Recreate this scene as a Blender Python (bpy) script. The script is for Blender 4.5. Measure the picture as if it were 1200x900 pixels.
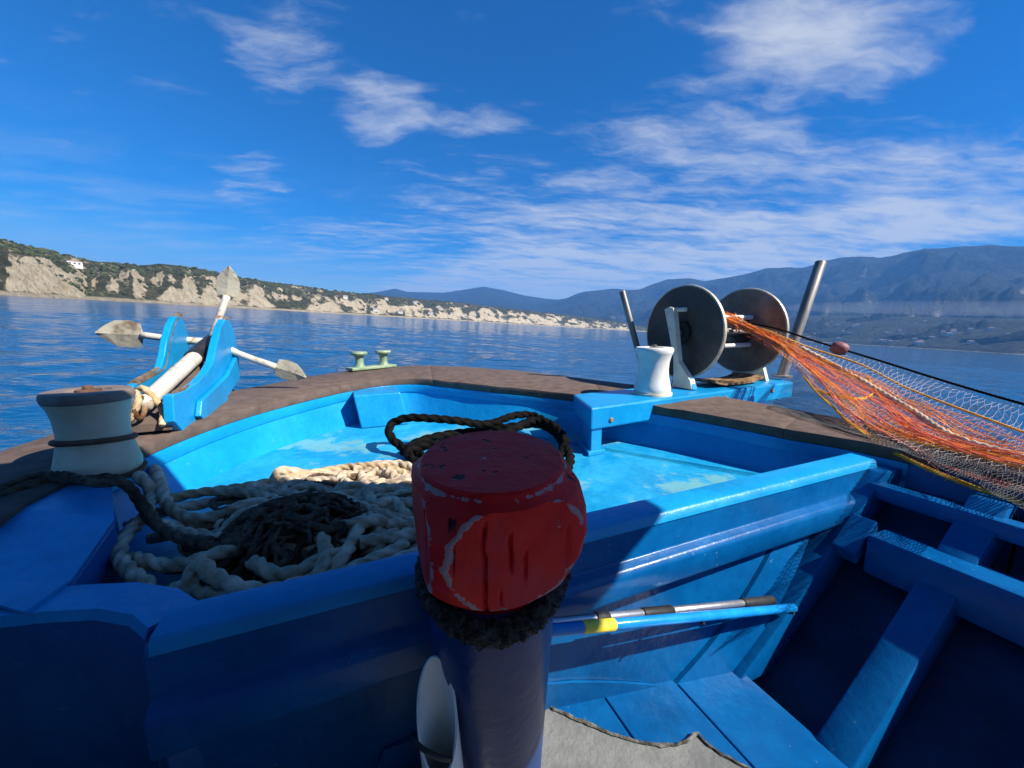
import bpy, bmesh, math, random
import numpy as np
from mathutils import Vector, Matrix, noise as mnoise

random.seed(7)
rng = np.random.default_rng(7)
for o in list(bpy.data.objects):
    bpy.data.objects.remove(o)
sc = bpy.context.scene
COL = sc.collection

# ------------------------------------------------------------------ frames
# boat frame: eye at the origin, x right, y ahead, z up.  The boat heels a little to port against the sea.
FPX = 450.0
PITCH = math.atan(71.0 / FPX)
HEEL = math.atan(0.060)
EYE = 1.70                                   # eye above the water
ca, sa = math.cos(HEEL), math.sin(HEEL)
M = Matrix(((ca, 0, -sa), (0, 1, 0), (sa, 0, ca)))
def W(p):
    v = M @ Vector(p); v.z += EYE
    return v

# ------------------------------------------------------------------ camera
cd = bpy.data.cameras.new('camera')
cam = bpy.data.objects.new('camera', cd); COL.objects.link(cam)
cd.sensor_width = 36.0; cd.lens = 36.0 * FPX / 1200.0
cd.clip_start = 0.02; cd.clip_end = 40000
cam.matrix_world = Matrix.Translation((0, 0, EYE)) @ (M @ Matrix.Rotation(math.pi / 2 - PITCH, 3, 'X')).to_4x4()
sc.camera = cam

# ------------------------------------------------------------------ light
SUN_AZ, SUN_EL = 68.0, 42.0                 # degrees right of straight behind the eye, height
s_b = Vector((math.cos(math.radians(SUN_EL)) * math.sin(math.radians(SUN_AZ)),
              -math.cos(math.radians(SUN_EL)) * math.cos(math.radians(SUN_AZ)),
              math.sin(math.radians(SUN_EL))))
s_w = M @ s_b
sl = bpy.data.lights.new('sun', 'SUN'); sl.energy = 5.0; sl.angle = math.radians(0.53); sl.color = (1.0, 0.93, 0.82)
so = bpy.data.objects.new('sun', sl); COL.objects.link(so)
so.rotation_euler = s_w.to_track_quat('Z', 'Y').to_euler(); so.location = (30, -30, 40)

def ray(px, py):
    u = (px - 600) / FPX; v = (450 - py) / FPX
    c, s = math.cos(PITCH), math.sin(PITCH)
    return Vector((u, c + v * s, -s + v * c))

world = bpy.data.worlds.new('World'); sc.world = world; world.use_nodes = True
wt = world.node_tree; wn = wt.nodes; wl = wt.links
for n in list(wn): wn.remove(n)
def N(t, kind, **kw):
    n = t.nodes.new(kind)
    for k, v in kw.items():
        if k.startswith('i_'):
            key = k[2:]; key = int(key) if key.isdigit() else key
            n.inputs[key].default_value = v
        else: setattr(n, k, v)
    return n
def math_(t, op, a, b=None, clamp=False):
    n = t.nodes.new('ShaderNodeMath'); n.operation = op; n.use_clamp = clamp
    for i, x in enumerate((a, b)):
        if x is None: continue
        if isinstance(x, (int, float)): n.inputs[i].default_value = x
        else: t.links.new(x, n.inputs[i])
    return n.outputs[0]
def vmath(t, op, a, b=None, out=0):
    n = t.nodes.new('ShaderNodeVectorMath'); n.operation = op
    for i, x in enumerate((a, b)):
        if x is None: continue
        if isinstance(x, (tuple, list)): n.inputs[i].default_value = x
        else: t.links.new(x, n.inputs[i])
    return n.outputs[out]
def smooth(t, x, lo, hi):
    n = t.nodes.new('ShaderNodeMapRange'); n.interpolation_type = 'SMOOTHSTEP'
    t.links.new(x, n.inputs[0]); n.inputs[1].default_value = lo; n.inputs[2].default_value = hi
    return n.outputs[0]
def build_sky():
    t = wt
    out = N(t, 'ShaderNodeOutputWorld'); bg = N(t, 'ShaderNodeBackground'); bg.inputs[1].default_value = 0.064
    sky = N(t, 'ShaderNodeTexSky', sky_type='NISHITA', sun_disc=False, sun_elevation=math.asin(s_w.z),
            sun_rotation=math.atan2(s_w.x, s_w.y), air_density=1.0, dust_density=0.45, ozone_density=4.0, altitude=0)
    hs = N(t, 'ShaderNodeHueSaturation', i_Saturation=1.72, i_Value=1.0); t.links.new(sky.outputs[0], hs.inputs['Color'])
    tint = N(t, 'ShaderNodeMix', data_type='RGBA', blend_type='MULTIPLY'); tint.inputs['Factor'].default_value = 1.0
    t.links.new(hs.outputs[0], tint.inputs['A']); tint.inputs['B'].default_value = (0.56, 0.88, 1.08, 1)
    tc = N(t, 'ShaderNodeTexCoord')
    d = vmath(t, 'NORMALIZE', tc.outputs['Generated'])
    sep = N(t, 'ShaderNodeSeparateXYZ'); t.links.new(d, sep.inputs[0])
    zc = math_(t, 'MAXIMUM', sep.outputs[2], 0.0)
    den = math_(t, 'ADD', zc, 0.10)
    cmb = N(t, 'ShaderNodeCombineXYZ')
    t.links.new(math_(t, 'DIVIDE', sep.outputs[0], den), cmb.inputs[0])
    t.links.new(math_(t, 'DIVIDE', sep.outputs[1], den), cmb.inputs[1])
    p = cmb.outputs[0]
    def plane(px, py):
        v = (M @ ray(px, py)).normalized(); k = max(v.z, 0) + 0.10
        return np.array([v.x / k, v.y / k])
    # large soft warp, then streaky noise
    w1 = N(t, 'ShaderNodeTexNoise', noise_dimensions='2D', i_Scale=2.6, i_Detail=7.0); t.links.new(p, w1.inputs['Vector'])
    wv = vmath(t, 'SUBTRACT', w1.outputs['Color'], (0.5, 0.5, 0.5))
    wsc = N(t, 'ShaderNodeVectorMath', operation='SCALE'); t.links.new(wv, wsc.inputs[0]); wsc.inputs['Scale'].default_value = 0.20
    pw = vmath(t, 'ADD', p, wsc.outputs[0])
    def streak(rot, sx, sy, scale, detail, rough):
        mp = N(t, 'ShaderNodeMapping'); mp.inputs['Rotation'].default_value = (0, 0, math.radians(rot)); mp.inputs['Scale'].default_value = (sx, sy, 1)
        t.links.new(pw, mp.inputs[0])
        nz = N(t, 'ShaderNodeTexNoise', noise_dimensions='2D', i_Scale=scale, i_Detail=detail, i_Roughness=rough)
        t.links.new(mp.outputs[0], nz.inputs['Vector']); return nz.outputs['Fac']
    fine = streak(-50, 0.5, 1.25, 7.0, 12.0, 0.60)
    veil = streak(14, 0.45, 1.25, 2.6, 12.0, 0.57)
    total = None
    blobs = [  # px, py, half width, half height, strength, shear
        (330, 62, 62, 82, 0.62, 0), (445, 128, 50, 48, 0.72, 0), (292, 214, 40, 30, 0.62, 0), (548, 140, 62, 20, 0.45, 0),
        (985, 45, 140, 95, 0.80, 0), (905, 18, 120, 60, 0.35, 0), (690, 215, 230, 70, 0.36, 0), (860, 150, 130, 60, 0.30, 0),
        (500, 285, 200, 42, 0.50, 0), (940, 235, 330, 70, 0.40, 0), (1120, 215, 150, 80, 0.34, 0), (700, 255, 150, 13, 0.4, 0), (800, 302, 430, 36, 0.62, 0), (660, 332, 360, 30, 1.3, 0), (1050, 262, 220, 26, 0.5, 0)]
    for px, py, rx, ry, st, sh in blobs:
        c = plane(px, py); a = plane(px + rx, py) - c; b = plane(px, py - ry) - c
        A = np.linalg.inv(np.array([a, b]).T)
        q = vmath(t, 'SUBTRACT', pw if st > 0.5 else p, (c[0], c[1], 0))
        e1 = vmath(t, 'DOT_PRODUCT', q, (A[0, 0], A[0, 1], 0), out=1); e2 = vmath(t, 'DOT_PRODUCT', q, (A[1, 0], A[1, 1], 0), out=1)
        r2 = math_(t, 'ADD', math_(t, 'MULTIPLY', e1, e1), math_(t, 'MULTIPLY', e2, e2))
        m = math_(t, 'MULTIPLY', smooth(t, r2, 2.2, 0.0), st)
        total = m if total is None else math_(t, 'ADD', total, m)
    fill_bank = vmath(t, 'DOT_PRODUCT', d, (0.88, -0.47, 0.0), out=1)  # out of view cloud bank, added to whiten the ambient light
    total = math_(t, 'ADD', total, math_(t, 'MULTIPLY', smooth(t, fill_bank, 0.35, 0.85), 0.55))
    # thin streaks low over the land, everywhere round the horizon
    low = math_(t, 'MULTIPLY', smooth(t, sep.outputs[2], 0.33, 0.10), smooth(t, veil, 0.40, 0.66))
    low = math_(t, 'ADD', math_(t, 'MULTIPLY', low, 0.22), math_(t, 'MULTIPLY', smooth(t, sep.outputs[2], 0.16, 0.0), 0.22))
    nn = math_(t, 'ADD', math_(t, 'MULTIPLY', fine, 0.55), math_(t, 'MULTIPLY', veil, 0.45))
    body = smooth(t, math_(t, 'ADD', math_(t, 'MULTIPLY', math_(t, 'SUBTRACT', nn, 0.5), 1.7), math_(t, 'MULTIPLY', math_(t, 'MINIMUM', total, 1.1), 0.60)), 0.10, 0.92)
    cov = math_(t, 'ADD', body, low, clamp=True)
    cov = math_(t, 'MULTIPLY', cov, 0.84)
    mix = N(t, 'ShaderNodeMix', data_type='RGBA'); t.links.new(cov, mix.inputs['Factor'])
    t.links.new(tint.outputs['Result'], mix.inputs['A']); mix.inputs['B'].default_value = (5.6, 5.9, 6.3, 1)
    t.links.new(mix.outputs['Result'], bg.inputs[0]); t.links.new(bg.outputs[0], out.inputs[0])
build_sky()
sc.view_settings.view_transform = 'Standard'; sc.view_settings.look = 'None'
sc.view_settings.exposure = 1.0; sc.view_settings.gamma = 1.0; sc.view_settings.use_curve_mapping = False
sc.cycles.use_denoising = True
sc.cycles.max_bounces = 6; sc.cycles.diffuse_bounces = 3; sc.cycles.glossy_bounces = 3; sc.cycles.volume_bounces = 0

# ------------------------------------------------------------------ pixel to place helpers (boat frame)
Rv = Vector((0.92, 0.392, 0)).normalized(); Fv = Vector((-0.392, 0.92, 0)).normalized()
UP = Vector((0, 0, 1))
def BF(r, f, z): return Rv * r + Fv * f + Vector((0, 0, z))
def atz(px, py, z): d = ray(px, py); return d * (z / d.z)
def aty(px, py, y): d = ray(px, py); return d * (y / d.y)
def atr(px, py, r): d = ray(px, py); return d * (r / d.dot(Rv))
def atf(px, py, f): d = ray(px, py); return d * (f / d.dot(Fv))
def sheer(f):
    t = min(max((f - 1) / 3, 0), 1); return -0.46 + 0.10 * t

# ------------------------------------------------------------------ object helpers
BASE = {}
def thing(name, label, cat, base, group=None, world=False):
    o = bpy.data.objects.new(name, None); COL.objects.link(o)
    loc = Vector(base) if world else W(base)
    o.location = loc; BASE[o] = loc; o.empty_display_size = 0.1
    o['label'] = label; o['category'] = cat
    if group: o['group'] = group
    return o
def tag(o, label, cat, group=None):
    o['label'] = label; o['category'] = cat
    if group: o['group'] = group
    return o
def obj(name, verts, faces, mat, parent=None, smooth_=False, world=False, bevel=0.0, seg=2, base=None):
    vs = [Vector(v) if world else W(v) for v in verts]
    if parent is not None: b = BASE[parent]
    elif base is not None: b = Vector(base) if world else W(base)
    else:
        xs = [v.x for v in vs]; ys = [v.y for v in vs]; zs = [v.z for v in vs]
        b = Vector(((min(xs) + max(xs)) / 2, (min(ys) + max(ys)) / 2, min(zs)))
    me = bpy.data.meshes.new(name)
    me.from_pydata([v - b for v in vs], [], [list(f) for f in faces])
    bm = bmesh.new(); bm.from_mesh(me)
    bmesh.ops.recalc_face_normals(bm, faces=bm.faces)
    if bevel > 0:
        ed = [e for e in bm.edges if len(e.link_faces) == 2 and e.calc_face_angle(0) > 0.5]
        bmesh.ops.bevel(bm, geom=ed, offset=bevel, segments=seg, profile=0.5, affect='EDGES', clamp_overlap=True)
    if smooth_:
        for f in bm.faces: f.smooth = True
    bm.to_mesh(me); bm.free()
    if smooth_ and bevel > 0:
        pass
    me.materials.append(mat)
    o = bpy.data.objects.new(name, me); COL.objects.link(o)
    if parent is not None: o.parent = parent
    else: o.location = b
    BASE[o] = b
    return o
def autosmooth(o, ang=40):
    me = o.data
    for p in me.polygons: p.use_smooth = True
    bm = bmesh.new(); bm.from_mesh(me)
    for e in bm.edges:
        if len(e.link_faces) == 2 and e.calc_face_angle(0) > math.radians(ang): e.smooth = False
    bm.to_mesh(me); bm.free()
    return o
def prism(poly, off):
    n = len(poly); off = Vector(off)
    vs = [Vector(p) for p in poly] + [Vector(p) + off for p in poly]
    fs = [list(range(n))[::-1], [n + i for i in range(n)]]
    for i in range(n): j = (i + 1) % n; fs.append([i, j, n + j, n + i])
    return vs, fs
def boxpts(c, ax, ay, az):
    c = Vector(c); vs = []
    for sz in (-1, 1):
        for sx, sy in ((-1, -1), (1, -1), (1, 1), (-1, 1)):
            vs.append(c + ax * sx + ay * sy + az * sz)
    return vs, [[3, 2, 1, 0], [4, 5, 6, 7], [0, 1, 5, 4], [1, 2, 6, 5], [2, 3, 7, 6], [3, 0, 4, 7]]
def join(*parts):
    V, F = [], []
    for v, f in parts:
        n = len(V); V += list(v); F += [[i + n for i in x] for x in f]
    return V, F
def catmull(pts, n, closed=False):
    P = [Vector(p) for p in pts]; m = len(P)
    if closed: ctrl = [P[-1]] + P + [P[0], P[1]]; segs = m
    else: ctrl = [P[0] * 2 - P[1]] + P + [P[-1] * 2 - P[-2]]; segs = m - 1
    dense = []
    for i in range(segs):
        a, b, c, d = ctrl[i:i + 4]
        for k in range(24):
            t = k / 24
            dense.append(0.5 * ((2 * b) + (c - a) * t + (2 * a - 5 * b + 4 * c - d) * t * t + (3 * b - a - 3 * c + d) * t ** 3))
    dense.append(ctrl[segs + 1] if not closed else dense[0].copy())
    L = [0]
    for i in range(1, len(dense)): L.append(L[-1] + (dense[i] - dense[i - 1]).length)
    out = []; j = 0
    for k in range(n):
        s = L[-1] * k / (n - 1)
        while j < len(L) - 2 and L[j + 1] < s: j += 1
        t = (s - L[j]) / max(L[j + 1] - L[j], 1e-9); out.append(dense[j].lerp(dense[j + 1], t))
    return out, L[-1]
def sweep(pts, rad, sides=10, strands=0, lay=8.0, jitter=0.0, cap=True):
    """tube along pts; strands=3 gives a laid rope whose lobes twist along the length"""
    n = len(pts); T = []
    for i in range(n):
        d = pts[min(i + 1, n - 1)] - pts[max(i - 1, 0)]
        T.append(d.normalized() if d.length > 1e-9 else Vector((0, 0, 1)))
    a = T[0].orthogonal().normalized(); V = []; s = 0
    rr = rad if isinstance(rad, (list, tuple)) else [rad] * n
    for i in range(n):
        if i: s += (pts[i] - pts[i - 1]).length
        a = (a - T[i] * a.dot(T[i]))
        a = a.normalized() if a.length > 1e-6 else T[i].orthogonal().normalized()
        b = T[i].cross(a)
        for k in range(sides):
            ph = 2 * math.pi * k / sides; r = rr[i]
            if strands: r *= 0.34 + 0.68 * math.cos(((ph - s / rr[i] * 2 * math.pi / lay) % (2 * math.pi / strands)) - math.pi / strands)
            if jitter: r *= 1 + jitter * (mnoise.noise(pts[i] * 140 + a * math.cos(ph) * 3 + b * math.sin(ph) * 3))
            V.append(pts[i] + (a * math.cos(ph) + b * math.sin(ph)) * r)
    F = []
    for i in range(n - 1):
        for k in range(sides):
            k2 = (k + 1) % sides
            F.append([i * sides + k, i * sides + k2, (i + 1) * sides + k2, (i + 1) * sides + k])
    if cap: F.append(list(range(sides))[::-1]); F.append([(n - 1) * sides + k for k in range(sides)])
    return V, F
def ropemesh(ctrl, r, closed=False, sides=18, lay=7.6, step=0.33, jitter=0.03):
    _, L = catmull(ctrl, 4, closed)
    pts, L = catmull(ctrl, max(8, int(L / (r * step))), closed)
    return sweep(pts, r, sides, 3, lay, jitter)
def tube(p0, p1, r, sides=16, r1=None):
    p0, p1 = Vector(p0), Vector(p1); return sweep([p0, p1], [r, r if r1 is None else r1], sides)
def lathe(profile, base, axis=UP, sides=36, cap=True):
    axis = Vector(axis).normalized(); a = axis.orthogonal().normalized(); b = axis.cross(a); base = Vector(base); V, F = [], []
    for r, h in profile:
        for k in range(sides):
            ph = 2 * math.pi * k / sides
            V.append(base + axis * h + (a * math.cos(ph) + b * math.sin(ph)) * r)
    n = len(profile)
    for i in range(n - 1):
        for k in range(sides):
            k2 = (k + 1) % sides; F.append([i * sides + k, i * sides + k2, (i + 1) * sides + k2, (i + 1) * sides + k])
    if cap: F.append(list(range(sides))[::-1]); F.append([(n - 1) * sides + k for k in range(sides)])
    return V, F

# ------------------------------------------------------------------ materials
def mat_base(name):
    m = bpy.data.materials.new(name); m.use_nodes = True
    t = m.node_tree; b = t.nodes['Principled BSDF']; return m, t, b
def ramp(t, fac, stops):
    r = t.nodes.new('ShaderNodeValToRGB'); e = r.color_ramp.elements
    while len(e) < len(stops): e.new(0.5)
    for x, (p, c) in zip(e, stops): x.position = p; x.color = (*c, 1)
    t.links.new(fac, r.inputs[0]); return r.outputs[0]
def noise_(t, vec, scale, detail=5, rough=0.6, sc3=None):
    if sc3:
        mp = t.nodes.new('ShaderNodeMapping'); mp.inputs['Scale'].default_value = sc3; t.links.new(vec, mp.inputs[0]); vec = mp.outputs[0]
    n = t.nodes.new('ShaderNodeTexNoise'); n.inputs['Scale'].default_value = scale; n.inputs['Detail'].default_value = detail
    n.inputs['Roughness'].default_value = rough; t.links.new(vec, n.inputs['Vector']); return n.outputs['Fac']
def mixc(t, fac, a, b):
    n = t.nodes.new('ShaderNodeMix'); n.data_type = 'RGBA'
    for x, k in ((fac, 'Factor'), (a, 'A'), (b, 'B')):
        if isinstance(x, tuple): n.inputs[k].default_value = (*x, 1)
        elif isinstance(x, float): n.inputs[k].default_value = x
        else: t.links.new(x, n.inputs[k])
    return n.outputs['Result']
def bump(t, b, h, dist, strength=1.0, prev=None):
    n = t.nodes.new('ShaderNodeBump'); n.inputs['Distance'].default_value = dist; n.inputs['Strength'].default_value = strength
    t.links.new(h, n.inputs['Height'])
    if prev is not None: t.links.new(prev, n.inputs['Normal'])
    t.links.new(n.outputs[0], b.inputs['Normal']); return n.outputs[0]
def coord(t):
    c = t.nodes.new('ShaderNodeTexCoord'); return c.outputs['Object']
def paint(name, c1, c2, rough=0.3, wear=None, wear_amt=0.62, wscale=5.0, grain=None, relief=0.0015, blotch=3.0, spec=0.4):
    """brushed oil paint: uneven tone, chips, brush relief"""
    m, t, b = mat_base(name); v = coord(t)
    n1 = noise_(t, v, blotch, 6, 0.65); n2 = noise_(t, v, 28, 4, 0.6, grain or (1, 1, 1))
    f = math_(t, 'ADD', math_(t, 'MULTIPLY', n1, 0.7), math_(t, 'MULTIPLY', n2, 0.3))
    c = mixc(t, smooth(t, f, 0.35, 0.68), c1, c2)
    if wear:
        w1 = noise_(t, v, wscale, 9, 0.68); w2 = noise_(t, v, wscale * 0.33, 3, 0.5)
        mk = smooth(t, math_(t, 'ADD', math_(t, 'MULTIPLY', w1, 0.75), math_(t, 'MULTIPLY', w2, 0.35)), wear_amt, wear_amt + 0.055)
        c = mixc(t, math_(t, 'MULTIPLY', mk, 0.85), c, wear)
        sp = smooth(t, noise_(t, v, 85, 2, 0.5), 0.68, 0.72)
        spm = smooth(t, noise_(t, v, 4.0, 3, 0.5), 0.52, 0.64)
        c = mixc(t, math_(t, 'MULTIPLY', math_(t, 'MULTIPLY', sp, spm), 0.8), c, tuple(0.5 * x + 0.5 * y for x, y in zip(c1, wear)))
    gr = smooth(t, noise_(t, v, 2.2, 8, 0.7, (1, 1, 0.55)), 0.50, 0.72)
    c = mixc(t, math_(t, 'MULTIPLY', gr, 0.38), c, tuple(x * 0.35 + 0.002 for x in c1))
    scf = smooth(t, noise_(t, v, 34, 5, 0.6, (0.35, 1, 2.6)), 0.665, 0.70)
    scm = smooth(t, noise_(t, v, 3.1, 4, 0.6), 0.50, 0.62)
    c = mixc(t, math_(t, 'MULTIPLY', math_(t, 'MULTIPLY', scf, scm), 0.35), c, tuple(min(1, x * 0.6 + 0.22) for x in c1))
    t.links.new(c, b.inputs['Base Color'])
    rr = math_(t, 'ADD', math_(t, 'MULTIPLY', n1, 0.35), rough - 0.17); t.links.new(rr, b.inputs['Roughness'])
    h = math_(t, 'ADD', math_(t, 'MULTIPLY', n2, 0.6), math_(t, 'MULTIPLY', noise_(t, v, 9, 5, 0.6), 1.2))
    b.inputs['Specular IOR Level'].default_value = spec
    bump(t, b, h, relief * 3, 0.8)
    return m
def simple(name, c1, c2, rough=0.6, scale=8, metal=0.0, relief=0.002, rscale=None, lo=0.35, hi=0.65, stretch=None):
    m, t, b = mat_base(name); v = coord(t)
    n = noise_(t, v, scale, 7, 0.65, stretch); t.links.new(mixc(t, smooth(t, n, lo, hi), c1, c2), b.inputs['Base Color'])
    b.inputs['Roughness'].default_value = rough; b.inputs['Metallic'].default_value = metal
    if rough >= 0.7: b.inputs['Specular IOR Level'].default_value = 0.08
    if relief: bump(t, b, noise_(t, v, rscale or scale * 3, 6, 0.6, stretch), relief, 1.0)
    return m
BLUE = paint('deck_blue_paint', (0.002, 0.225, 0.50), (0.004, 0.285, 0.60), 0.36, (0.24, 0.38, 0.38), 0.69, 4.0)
BLUE_FLOOR = paint('foredeck_blue_paint', (0.003, 0.235, 0.50), (0.022, 0.345, 0.58), 0.40, (0.15, 0.38, 0.40), 0.585, 2.6, blotch=5)

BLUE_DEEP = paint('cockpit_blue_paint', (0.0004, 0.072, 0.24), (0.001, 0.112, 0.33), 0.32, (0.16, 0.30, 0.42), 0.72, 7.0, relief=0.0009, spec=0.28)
BLUE_POST = paint('post_blue_paint', (0.002, 0.025, 0.12), (0.004, 0.042, 0.18), 0.34, (0.16, 0.20, 0.30), 0.655, 5.0, relief=0.0012)
WOOD = simple('weathered_gunwale_wood', (0.085, 0.060, 0.049), (0.165, 0.122, 0.103), 0.75, 16, 0, 0.0012, 90, lo=0.2, hi=0.85)
ROPE = simple('old_mooring_rope', (0.32, 0.245, 0.165), (0.64, 0.52, 0.38), 0.95, 14, 0, 0.0022, 200)
ROPE_NEW = simple('tan_rope', (0.40, 0.28, 0.15), (0.58, 0.44, 0.27), 0.9, 16, 0, 0.002, 200)
ROPE_DARK = simple('tarred_rope', (0.002, 0.002, 0.002), (0.007, 0.006, 0.0055), 0.8, 20, 0, 0.002, 200)
ROPE_BROWN = simple('brown_net_twine', (0.045, 0.029, 0.020), (0.16, 0.11, 0.078), 0.95, 18, 0, 0.006, 150)
COLLAR = simple('fuzzy_rope_collar', (0.028, 0.024, 0.022), (0.15, 0.13, 0.11), 1.0, 70, 0, 0.012, 190)
NYLON = simple('white_nylon', (0.62, 0.62, 0.57), (0.74, 0.74, 0.71), 0.42, 6, 0, 0.0008, 60)
NYLON_OLD = simple('yellowed_nylon', (0.54, 0.46, 0.30), (0.70, 0.61, 0.44), 0.5, 5, 0, 0.0012, 60)
NYLON_TOP = simple('dirty_nylon_rim', (0.13, 0.095, 0.075), (0.22, 0.175, 0.14), 0.6, 9, 0, 0.0012, 60)
RUBBER = simple('brown_rubber_band', (0.10, 0.055, 0.038), (0.18, 0.105, 0.075), 0.7, 20)
STEEL = simple('stainless_steel', (0.16, 0.14, 0.12), (0.30, 0.27, 0.235), 0.45, 14, 0.5, 0.0005, 80, stretch=(1, 1, 0.1))
DISC = simple('dull_disc_metal', (0.040, 0.029, 0.020), (0.085, 0.064, 0.046), 0.5, 5, 0.0, 0.0006, 120)
DISC2 = simple('bronzed_disc_metal', (0.11, 0.085, 0.065), (0.20, 0.16, 0.125), 0.38, 5, 0.55, 0.0006, 120)
RIMM = simple('worn_disc_rim', (0.42, 0.35, 0.25), (0.60, 0.52, 0.40), 0.45, 20, 0.3, 0.0008, 90)
GALV = simple('galvanised_anchor', (0.24, 0.15, 0.085), (0.58, 0.53, 0.44), 0.62, 14, 0.1, 0.002, 60, lo=0.32, hi=0.47)
FLUKE = simple('rusty_fluke', (0.16, 0.12, 0.075), (0.40, 0.37, 0.29), 0.75, 11, 0, 0.003, 60, lo=0.30, hi=0.52)
RUST = simple('rust', (0.10, 0.04, 0.016), (0.34, 0.23, 0.13), 0.85, 22, 0, 0.004, 90)
EDGEW = simple('bare_edge_wood', (0.07, 0.05, 0.035), (0.20, 0.155, 0.115), 0.85, 24, 0, 0.003, 90)
CREAM = simple('cream_paint_metal', (0.60, 0.54, 0.38), (0.72, 0.67, 0.52), 0.5, 10, 0, 0.001, 60)
DARKM = simple('black_bearing', (0.010, 0.010, 0.010), (0.03, 0.028, 0.026), 0.5, 20)
GREEN = simple('pale_green_paint', (0.16, 0.25, 0.15), (0.28, 0.36, 0.23), 0.5, 18, 0, 0.001, 60)
GREY_DECK = simple('grey_deck_coating', (0.14, 0.148, 0.15), (0.20, 0.208, 0.208), 0.8, 9, 0, 0.0035, 70)
GREY_EDGE = simple('cracked_coating_edge', (0.045, 0.043, 0.04), (0.20, 0.20, 0.19), 0.9, 40, 0, 0.006, 90)
PVC = simple('white_plastic', (0.72, 0.71, 0.66), (0.80, 0.79, 0.75), 0.45, 8, 0, 0.0008, 40)
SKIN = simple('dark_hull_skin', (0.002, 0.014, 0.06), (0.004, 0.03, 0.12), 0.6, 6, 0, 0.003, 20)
HULLW = paint('hull_white_paint', (0.6, 0.6, 0.58), (0.72, 0.72, 0.70), 0.4)
HOUSEW = paint('unseen_wheelhouse_paint', (0.38, 0.34, 0.28), (0.47, 0.42, 0.35), 0.5)  # cream chosen so the unseen house bounces neutral light into the shade
POLEBLUE = simple('blue_pole_paint', (0.006, 0.20, 0.62), (0.012, 0.29, 0.74), 0.25, 12, 0, 0.0006, 60)
ALU = simple('brushed_pole', (0.42, 0.43, 0.46), (0.56, 0.57, 0.60), 0.35, 12, 0.8, 0.0006, 60)
BLACKP = simple('black_grip', (0.008, 0.008, 0.009), (0.022, 0.022, 0.024), 0.55, 16)
YELL = simple('yellow_tape', (0.62, 0.50, 0.02), (0.76, 0.64, 0.06), 0.5, 25)
ORANGE = simple('orange_twine', (0.80, 0.22, 0.035), (0.90, 0.36, 0.08), 0.7, 30, 0, 0)
AMBER = simple('amber_twine', (0.66, 0.30, 0.03), (0.80, 0.42, 0.08), 0.7, 30, 0, 0)
CORAL = simple('coral_twine', (0.70, 0.15, 0.09), (0.82, 0.24, 0.15), 0.7, 30, 0, 0)
PALENET = simple('pale_monofilament', (0.34, 0.29, 0.28), (0.52, 0.45, 0.42), 0.5, 12, 0, 0)
GREYNET = simple('grey_net_twine', (0.05, 0.055, 0.065), (0.12, 0.13, 0.14), 0.7, 12, 0, 0)
FLOATM = simple('maroon_float', (0.15, 0.045, 0.045), (0.26, 0.10, 0.095), 0.6, 20)
def red_wood():
    m, t, b = mat_base('worn_red_painted_wood'); v = coord(t)
    n1 = noise_(t, v, 9, 7, 0.65)
    c = mixc(t, smooth(t, n1, 0.3, 0.7), (0.50, 0.007, 0.008), (0.66, 0.016, 0.016))
    mar = smooth(t, noise_(t, v, 5, 5, 0.6), 0.50, 0.60)
    c = mixc(t, math_(t, 'MULTIPLY', mar, 0.5), c, (0.46, 0.035, 0.060))
    geo = N(t, 'ShaderNodeNewGeometry')
    at = N(t, 'ShaderNodeAttribute', attribute_name='edge'); edge = at.outputs['Fac']
    chip = smooth(t, math_(t, 'ADD', noise_(t, v, 24, 8, 0.72), math_(t, 'MULTIPLY', edge, 0.22)), 0.675, 0.70)
    c = mixc(t, math_(t, 'MULTIPLY', chip, 0.8), c, (0.30, 0.27, 0.29))
    # cracks running along the grain
    cr = smooth(t, noise_(t, v, 34, 2, 0.5, (1, 1, 0.09)), 0.655, 0.70)
    c = mixc(t, cr, c, (0.025, 0.004, 0.004))
    t.links.new(c, b.inputs['Base Color']); b.inputs['Roughness'].default_value = 0.55; b.inputs['Specular IOR Level'].default_value = 0.18
    h = math_(t, 'SUBTRACT', math_(t, 'MULTIPLY', noise_(t, v, 14, 6, 0.6, (1, 1, 0.6)), 0.7), math_(t, 'MULTIPLY', cr, 0.8))
    bump(t, b, h, 0.010, 0.9); return m
RED = red_wood()

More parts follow.
